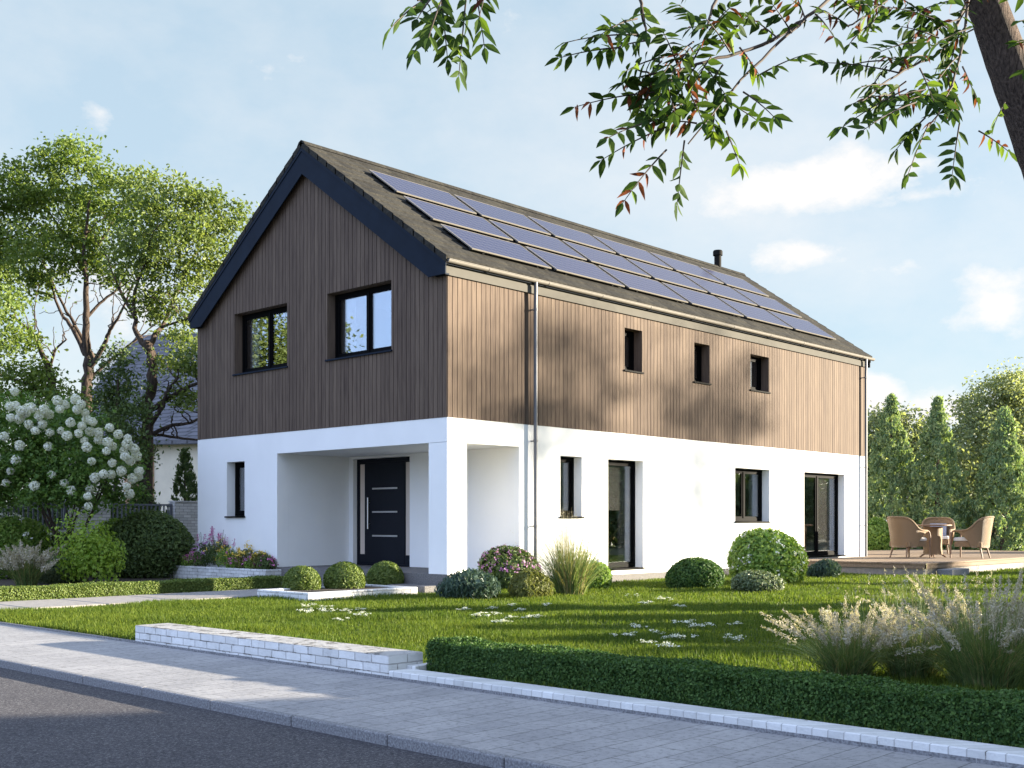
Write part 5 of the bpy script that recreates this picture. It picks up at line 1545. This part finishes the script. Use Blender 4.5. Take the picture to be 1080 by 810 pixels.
def near_tree():
    rng = np.random.default_rng(301)
    base = (-7.25, -13.95, LZ)
    t = thing('overhanging_tree', 'near tree with leaning rough trunk and feathered leaves hanging into the sky', 'tree', base)
    P = at_depth
    g = G()
    b0 = np.array(base) - (0, 0, 0.1)
    tp = [b0, P(1190, 560, 6.7), P(1140, 290, 6.55), P(1103, 173, 6.45), P(1072, 90, 6.35), P(1041, 8, 6.25), P(1013, -70, 6.15), P(985, -180, 6.0), P(955, -300, 5.9), P(940, -430, 5.9), P(945, -560, 5.95)]
    TQ = limb(g, tp, 0.178, 0.022, rng, 16, 0.003, 70)
    g.build('trunk', M['bark_near'], t, smooth=True)
    br = G()
    B = {}
    B['b'] = limb(br, [P(1022, -85, 6.15), P(960, -70, 5.8), P(885, -10, 5.2), P(830, 37, 4.9), P(770, 97, 4.7), P(728, 150, 4.6)], 0.012, 0.003, rng, 8, 0.004, 30)
    B['a'] = limb(br, [P(848, 22, 5.0), P(800, 48, 4.85), P(740, 66, 4.7), P(694, 78, 4.6), P(672, 74, 4.55)], 0.009, 0.003, rng, 7, 0.003, 22)
    B['c'] = limb(br, [P(1030, -30, 6.2), P(1008, 30, 5.7), P(988, 58, 5.4), P(948, 77, 5.2), P(908, 108, 5.0)], 0.011, 0.003, rng, 7, 0.003, 22)
    B['d'] = limb(br, [P(1026, -60, 6.2), P(1018, 30, 5.6), P(1000, 100, 5.2), P(978, 135, 5.1)], 0.009, 0.003, rng, 7, 0.003, 20)
    B['e'] = limb(br, [P(885, -10, 5.2), P(800, -70, 4.9), P(690, -80, 4.6), P(570, -50, 4.4), P(470, -12, 4.3), P(440, 2, 4.25)], 0.028, 0.004, rng, 7, 0.004, 30)
    B['f'] = limb(br, [P(1030, -50, 6.2), P(985, -40, 5.7), P(930, 5, 5.3), P(890, 30, 5.1)], 0.01, 0.003, rng, 7, 0.004, 20)
    B['h'] = limb(br, [P(690, -80, 4.6), P(675, -20, 4.5), P(682, 35, 4.5)], 0.012, 0.004, rng, 7, 0.003, 14)
    B['i'] = limb(br, [P(1005, -180, 6.0), P(1100, -150, 5.8), P(1180, -40, 5.6), P(1140, 20, 5.5)], 0.03, 0.005, rng, 7, 0.004, 20)
    B['k'] = limb(br, [P(800, -70, 4.9), P(760, -10, 4.7), P(745, 30, 4.6)], 0.012, 0.004, rng, 7, 0.003, 14)
    LV = Leaves()
    def leaf(x0, y0, x1, y1, d=4.6, red=0.13, lime=0.12, pairs=6, size=0.074):
        LV.compound(P(x0, y0, d), P(x1, y1, d - rng.uniform(-0.12, 0.25)), rng, pairs, size, red, lime)
    # leaf sprays seen against the sky
    for a in ((679, 37, 596, 45), (655, 50, 590, 61), (682, 43, 643, 29, 4.6, .0, .1, 4), (693, 97, 606, 113, 4.6, .35), (700, 125, 640, 146), (705, 133, 634, 169, 4.6, .3), (703, 158, 657, 214, 4.6, .45, .2),
              (722, 148, 714, 216, 4.6, 0, .05, 7), (766, 138, 780, 174, 4.65, 0, .2, 4), (784, 97, 817, 124, 4.7, 0, .1, 4), (760, 105, 800, 128, 4.7, 0, .1, 4), (796, 82, 847, 58, 4.8, 0, .2, 4),
              (676, 2, 682, 34, 4.5, 0, .7, 4), (700, 60, 660, 75), (720, 72, 690, 110), (735, 68, 715, 100), (750, 60, 728, 98, 4.65, .2), (705, 80, 668, 100, 4.55, .2), (770, 55, 745, 20), (760, 50, 790, 15, 4.7, .1, .2), (745, 30, 715, 5), (748, 32, 770, 8),
              (740, 66, 765, 100, 4.7, .1), (780, 50, 800, 78, 4.7, .3, .2), (690, 78, 655, 88, 4.55, .1), (820, 40, 790, 18, 4.85, .2, .1), (835, 35, 815, 5, 4.9, .25), (850, 22, 838, -8, 4.95, .3), (860, 15, 880, 40, 5.0, .35, .2, 4), (745, 110, 705, 118, 4.65, .15), (735, 130, 700, 128),
              (715, 70, 700, 35), (730, 66, 745, 40), (700, 78, 712, 120), (690, 80, 675, 118, 4.55, .2), (755, 100, 752, 140, 4.7), (725, 95, 742, 130, 4.65),
              (949, 77, 869, 66, 5.2, .0, .02, 6), (922, 22, 896, 46, 5.1, .3, 0, 4), (942, 90, 908, 92, 5.1, 0, .1, 4), (956, 94, 886, 136, 5.05, 0, .2, 5), (966, 108, 911, 137, 5.0, 0, .05), (976, 124, 945, 158, 5.0, 0, .15), (980, 130, 957, 186, 5.1, 0, .0, 6),
              (1012, 130, 1004, 187, 5.2, 0, .05, 7), (1010, 100, 1003, 118, 5.2), (1032, 138, 1064, 160, 5.6, .4, .15, 5), (1060, 108, 1050, 128, 5.6, 0, .1, 4), (990, 100, 960, 105, 5.2), (985, 60, 952, 62, 5.3), (1000, 80, 1005, 120, 5.3), (1010, 60, 985, 92, 5.4, .1), (1005, 90, 985, 130, 5.2),
              (990, 40, 950, 28, 5.4, .2), (960, 70, 935, 60, 5.2, .2), (1000, 30, 965, 10, 5.5, .1), (985, 20, 940, 8, 5.4, .2), (1008, 45, 1000, 80, 5.5), (970, 72, 985, 108, 5.2), (940, 10, 905, 5, 5.3, .2), (930, 8, 915, 35, 5.3), (895, 28, 868, 12, 5.1, .2), (905, 15, 880, -5, 5.1), (960, 65, 965, 30, 5.3, .1), (1015, 70, 1030, 105, 5.5), (1012, 20, 975, 40, 5.6, .2),
              (1140, 20, 1075, 22, 5.5), (1150, 0, 1062, -5, 5.5), (1130, 40, 1072, 45, 5.5), (1160, 60, 1078, 75, 5.6),
              (445, 2, 412, 30, 4.25, 0, .1, 4), (478, -8, 436, 56, 4.3, 0, .15, 6), (470, -10, 452, 40, 4.3, 0, .2, 5), (493, -15, 484, 80, 4.3, 0, .0, 7), (500, -20, 511, 50, 4.35, 0, .1, 5), (465, -5, 472, 62, 4.3, 0, .05, 6), (458, -5, 440, 20, 4.3, 0, .2, 4), (520, -35, 505, 20, 4.35)):
        leaf(*a)
    for k in range(9):
        x0, y0 = rng.uniform(655, 790), rng.uniform(8, 110) ; x0 = x0 if y0 < 70 else rng.uniform(680, 745)
        a_ = rng.uniform(1.9, 4.0); ll = rng.uniform(42, 62)
        leaf(x0, y0, x0 + math.cos(a_) * ll, y0 + abs(math.sin(a_)) * ll * 0.7, 4.65 + rng.uniform(-0.2, 0.2), 0.16)
    for k in range(13):
        x0, y0 = rng.uniform(930, 1030), rng.uniform(-10, 105)
        a_ = rng.uniform(1.7, 3.6); ll = rng.uniform(40, 60)
        leaf(x0, y0, x0 + math.cos(a_) * ll, y0 + abs(math.sin(a_)) * ll * 0.8, 5.3 + rng.uniform(-0.3, 0.3), 0.14)
    # the rest of the crown, along the limbs over the picture's top edge
    for key in B:
        q = B[key]
        for k in range(12 if key in 'bef' else 7):
            i = rng.integers(2, len(q)); d = rng.normal(0, 1, 3); d[2] = rng.uniform(-0.5, 0.9); d /= np.linalg.norm(d)
            if q[i][2] > CAM[2] + (Y0 + 25) / FPX * 4.9:
                LV.compound(q[i], q[i] + d * rng.uniform(0.25, 0.4), rng, 6, 0.079, 0.1, 0.08)
    def seen(c):
        rel = c - CAM; fw = rel[0] * _c + rel[1] * _s
        return fw > 0.15 and Y0 - FPX * rel[2] / fw > -150
    for k in range(46):                                            # boughs of the crown over the road and the pavement
        q0 = TQ[rng.integers(48, 69)]
        a = rng.uniform(0, 6.28); ln = rng.uniform(1.3, 3.0)
        e = q0 + np.array([math.cos(a) * ln, math.sin(a) * ln, rng.uniform(-0.15, 0.9)])
        if seen(e) or seen((q0 + e) / 2):
            e = q0 + np.array([math.cos(a) * ln * 0.7, math.sin(a) * ln * 0.7, rng.uniform(0.9, 1.9)])
        qb = limb(br, [q0, (q0 + e) / 2 + np.array([0, 0, 0.18]), e], 0.022, 0.004, rng, 6, 0.006, 14)
        for j in range(13):
            c = qb[rng.integers(3, 14)]
            d = rng.normal(0, 1, 3); d[2] = rng.uniform(-0.6, 0.5); d /= np.linalg.norm(d)
            if not seen(c + d * 0.4) and not seen(c):
                LV.compound(c, c + d * rng.uniform(0.28, 0.45), rng, 5, 0.11, 0.06, 0.08)
    br.build('branch', M['twig'], t, smooth=True)
    for kind, nm in (('lf_near', 'leaves'), ('lf_near_lime', 'pale_leaves'), ('lf_near_red', 'withered_leaves')):
        LV.g[kind].build(nm, M[kind], t)
    LV.r.build('leaf_stalks', M['twig'], t)
near_tree()

# ================================================================== TREES OUTSIDE THE FRAME: they cast the long shadows and stand in the window reflections
SG = 'garden trees on the sun side of the lawn'
for k, (x, y, h, cr) in enumerate(((33.3, -25.7, 13.4, 1.9), (41.4, -27.4, 13.9, 2.1))):
    plain_tree('slender_tree', ['slender airy tree on the lawn past the terrace, nearest it', 'slender airy tree on the lawn past the terrace, second from it', 'slender airy tree on the lawn past the terrace, furthest from it'][k], (x, y, LZ), h, cr, M['lf_tree'], 401 + k, 0.17, SG, nb=10, per=32, sub=13, zlow=(0.74, 0.71)[k])
for k, (x, y, w, h) in enumerate(((3.6, -11.3, 0.65, 1.9), (3.3, -12.8, 0.8, 2.0), (3.5, -14.5, 0.85, 2.1), (3.0, -16.0, 0.8, 2.1), (8.4, -13.1, 0.75, 3.1), (14.5, -13.2, 0.8, 2.2))):
    bush('lawn_shrub', ['tall round shrub at the lawn side nearest the plumed grasses', 'second tall round shrub along the lawn side', 'tall broad shrub at the lawn side nearest the street', 'tallest round shrub at the lawn side', 'broadest tall shrub at the lawn side', 'lowest round shrub near the terrace end of the lawn side'][k], (x, y, LZ), (w, w, h * 0.6), M['lf_green'], 5200, 0.13, seed=420 + k, lump=0.25, sunk=0.7, group='shrubs along the lawn side')
for k, (x, y, h, r) in enumerate(((4.9, -22.6, 5.0, 1.9), (2.6, -24.4, 5.0, 1.9), (8.6, -27.2, 5.6, 2.2), (0.6, -26.6, 5.2, 2.0), (10.5, -31.0, 6.0, 2.4), (-1.6, -28.8, 5.4, 2.1), (4.6, -29.6, 5.8, 2.2))):
    bush('street_bush', ['big rounded bush at the lawn corner nearest the plumed grasses', 'second big bush from the lawn corner along the street', 'big bush standing behind the lawn corner bush', 'third big bush from the lawn corner along the street', 'furthest big bush behind the street corner group', 'last big bush along the street', 'big bush in the middle of the street corner group'][k], (x, y, LZ), (r, r, h * 0.6), M['lf_dark'], 6500, 0.24, seed=430 + k, lump=0.15, shell=0.12, sunk=0.7, group='bushes at the street corner of the lawn', stems=False)
for k, (x, y, h, cr) in enumerate(((-21, 36, 12.5, 4.2), (-27, 25, 7.5, 3.0), (-30, 48, 9, 3.5), (-33, 14, 7, 3.0))):
    plain_tree('broadleaf_tree', ['tallest leafy tree across the road', 'leafy tree across the road opposite the path', 'leafy tree furthest up the road', 'low leafy tree across the road opposite the lawn'][k], (x, y, LZ), h, cr, M['lf_tree2'], 450 + k, 0.26, 'trees across the road', nb=14, per=60, sub=12, zlow=0.25)

# trees far off beyond the gardens
far = plain_tree('distant_tree', 'distant tree standing on the horizon beyond the garden', (95, 12, LZ), 9, 4.5, M['lf_hazed'], 495, 0.42, 'distant trees on the horizon', nb=12, per=46, sub=10, zlow=0.15)
rd = np.random.default_rng(9)
for k in range(22):
    a = R(-22 + k * 6.0) if k < 12 else R(58 + (k - 12) * 6)
    d = rd.uniform(95, 135)
    o = copy_tree(far); o.location = (CAM[0] + d * math.cos(a), CAM[1] + d * math.sin(a), LZ); o.rotation_euler = (0, 0, rd.uniform(0, 6.28)); q = rd.uniform(0.8, 1.2); o.scale = (q, q, q * rd.uniform(0.85, 1.15))

# belt of dense bushes closing the garden on the sun side; the windows of the long wall mirror it
for k, (x, y, h) in enumerate(((40, -20, 5.0), (44, -18.5, 5.2), (36, -22.5, 5.4), (48.5, -21, 5.6), (31.5, -23, 5.0), (54, -23, 5.6), (33, -27.5, 5.2), (60, -26, 5.8), (41, -24, 5.6), (48, -15.0, 5.0), (52, -12.0, 5.0))):
    bush('boundary_bush', ['boundary bush nearest the slender trees', 'second boundary bush along the sun side', 'third boundary bush along the sun side', 'fourth boundary bush along the sun side', 'fifth boundary bush along the sun side', 'sixth boundary bush along the sun side', 'boundary bush nearest the road', 'boundary bush furthest from the road', 'boundary bush at the back of its row', 'boundary bush opposite the terrace', 'last boundary bush opposite the terrace'][k], (x, y, LZ), (2.6, 2.4, h * 0.6), M['lf_dark'], 4200, 0.3, seed=480 + k, lump=0.25, sunk=0.7, group='bushes along the garden boundary', stems=False)

# ================================================================== SKY, SUN, CAMERA
SUN_EL, SUN_DIR2 = R(10.5), np.array([0.766, -0.643])
SUN_AZ = math.atan2(SUN_DIR2[0], SUN_DIR2[1])
w = bpy.data.worlds.new('World'); SC.world = w; w.use_nodes = True
nt = w.node_tree
bg = nt.nodes['Background']
sky = nd(nt, 'ShaderNodeTexSky', sky_type='NISHITA', sun_disc=False)
sky.sun_elevation = SUN_EL; sky.sun_rotation = SUN_AZ
sky.altitude = 100; sky.air_density = 1.0; sky.dust_density = 0.6; sky.ozone_density = 2.0
tc = nd(nt, 'ShaderNodeTexCoord')
sp = nd(nt, 'ShaderNodeSeparateXYZ'); nt.links.new(tc.outputs['Generated'], sp.inputs[0])
# cumulus drifting low in the north eastern sky: soft lobes broken up by noise, as directions of the sky
def dotn(v):
    d = nd(nt, 'ShaderNodeVectorMath', operation='DOT_PRODUCT'); nt.links.new(tc.outputs['Generated'], d.inputs[0]); d.inputs[1].default_value = tuple(v)
    return d.outputs['Value']
cq = nd(nt, 'ShaderNodeCombineXYZ'); nt.links.new(dotn((_s, -_c, 0)), cq.inputs[0]); nt.links.new(sp.outputs[2], cq.inputs[1])
front = nd(nt, 'ShaderNodeMath', operation='GREATER_THAN'); nt.links.new(dotn((_c, _s, 0)), front.inputs[0]); front.inputs[1].default_value = 0.0
acc = None
for (x, y, rx, ry, st) in CLOUDS:
    u, v = (x - 540) / FPX, (Y0 - y) / FPX
    n_ = math.sqrt(1 + u * u + v * v); k_ = FPX * n_
    sb = nd(nt, 'ShaderNodeVectorMath', operation='SUBTRACT'); nt.links.new(cq.outputs[0], sb.inputs[0]); sb.inputs[1].default_value = (u / n_, v / n_, 0)
    ml = nd(nt, 'ShaderNodeVectorMath', operation='MULTIPLY'); nt.links.new(sb.outputs[0], ml.inputs[0]); ml.inputs[1].default_value = (k_ / rx, k_ / ry, 0)
    le = nd(nt, 'ShaderNodeVectorMath', operation='LENGTH'); nt.links.new(ml.outputs[0], le.inputs[0])
    mr = nd(nt, 'ShaderNodeMapRange'); nt.links.new(le.outputs['Value'], mr.inputs['Value'])
    mr.inputs['From Min'].default_value = 1.25; mr.inputs['From Max'].default_value = 0.0; mr.inputs['To Min'].default_value = 0.0; mr.inputs['To Max'].default_value = st
    if acc is None:
        acc = mr.outputs[0]
    else:
        mx = nd(nt, 'ShaderNodeMath', operation='MAXIMUM'); nt.links.new(acc, mx.inputs[0]); nt.links.new(mr.outputs[0], mx.inputs[1]); acc = mx.outputs[0]
mp = nd(nt, 'ShaderNodeMapping'); mp.inputs['Scale'].default_value = (1.0, 1.0, 1.7); mp.inputs['Location'].default_value = (CLX, CLY, 0.0)
nt.links.new(tc.outputs['Generated'], mp.inputs['Vector'])
n1 = nd(nt, 'ShaderNodeTexNoise'); n1.inputs['Scale'].default_value = 11; n1.inputs['Detail'].default_value = 9; n1.inputs['Roughness'].default_value = 0.62
nt.links.new(mp.outputs[0], n1.inputs['Vector'])
am = nd(nt, 'ShaderNodeMath', operation='MULTIPLY_ADD'); nt.links.new(n1.outputs['Fac'], am.inputs[0]); am.inputs[1].default_value = 2.2; am.inputs[2].default_value = -1.1
ad = nd(nt, 'ShaderNodeMath', operation='ADD'); nt.links.new(am.outputs[0], ad.inputs[0]); nt.links.new(acc, ad.inputs[1])
r1 = ramp(nt, [(0.30, (0, 0, 0)), (0.78, (0.95, 0.95, 0.95))]); nt.links.new(ad.outputs[0], r1.inputs['Fac'])
cm = nd(nt, 'ShaderNodeMath', operation='MULTIPLY'); nt.links.new(r1.outputs['Color'], cm.inputs[0]); nt.links.new(front.outputs[0], cm.inputs[1])
# faint wisps everywhere
n2 = nd(nt, 'ShaderNodeTexNoise'); n2.inputs['Scale'].default_value = 3.0; n2.inputs['Detail'].default_value = 8; n2.inputs['Roughness'].default_value = 0.6
nt.links.new(mp.outputs[0], n2.inputs['Vector'])
r2 = ramp(nt, [(0.42, (0, 0, 0)), (0.72, (0.45, 0.45, 0.45))]); nt.links.new(n2.outputs['Fac'], r2.inputs['Fac'])
veil = mixc(nt, SKY_VEIL, sky.outputs['Color'], SKY_VEIL_COL)
veil = mixc(nt, r2.outputs['Color'], veil, SKY_CLOUD_COL)
mixed = mixc(nt, cm.outputs[0], veil, SKY_CLOUD_COL)
# added fill: unseen sky over the road brightened and blued to lift shaded faces
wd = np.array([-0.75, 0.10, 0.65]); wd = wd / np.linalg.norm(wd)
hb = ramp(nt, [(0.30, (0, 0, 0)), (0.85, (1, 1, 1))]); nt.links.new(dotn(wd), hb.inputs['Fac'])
mixed = mixc(nt, hb.outputs['Color'], mixed, mixc(nt, 1.0, mixed, SKY_FILL_GAIN, 'MULTIPLY'))
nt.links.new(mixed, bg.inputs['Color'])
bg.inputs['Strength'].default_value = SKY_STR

sd = bpy.data.lights.new('sun', 'SUN'); so = bpy.data.objects.new('sun', sd); COL.objects.link(so)
sd.energy = SUN_STR; sd.angle = R(0.7); sd.color = SUN_COL
sv = Vector((SUN_DIR2[0] * math.cos(SUN_EL), SUN_DIR2[1] * math.cos(SUN_EL), math.sin(SUN_EL)))
so.rotation_euler = (-sv).to_track_quat('-Z', 'Y').to_euler()
so.location = (30, -10, 30)

cd = bpy.data.cameras.new('camera'); co = bpy.data.objects.new('camera', cd); COL.objects.link(co)
cd.sensor_fit = 'HORIZONTAL'; cd.sensor_width = 36.0; cd.lens = 36.0 * FPX / 1080
cd.shift_y = (Y0 - 405) / 1080
cd.clip_start = 0.05; cd.clip_end = 3000
co.location = CAM
co.rotation_euler = (R(90), 0, YAW - R(90))
SC.camera = co
SC.view_settings.view_transform = 'Standard'; SC.view_settings.look = 'None'
SC.view_settings.exposure = EXPO; SC.view_settings.gamma = 1.0
SC.view_settings.use_curve_mapping = False
SC.cycles.use_denoising = True
SC.cycles.use_adaptive_sampling = False
SC.cycles.max_bounces = 8; SC.cycles.transparent_max_bounces = 12
SC.cycles.diffuse_bounces = 4; SC.cycles.glossy_bounces = 4; SC.cycles.transmission_bounces = 4
SC.cycles.sample_clamp_indirect = 6
SC.render.use_persistent_data = False
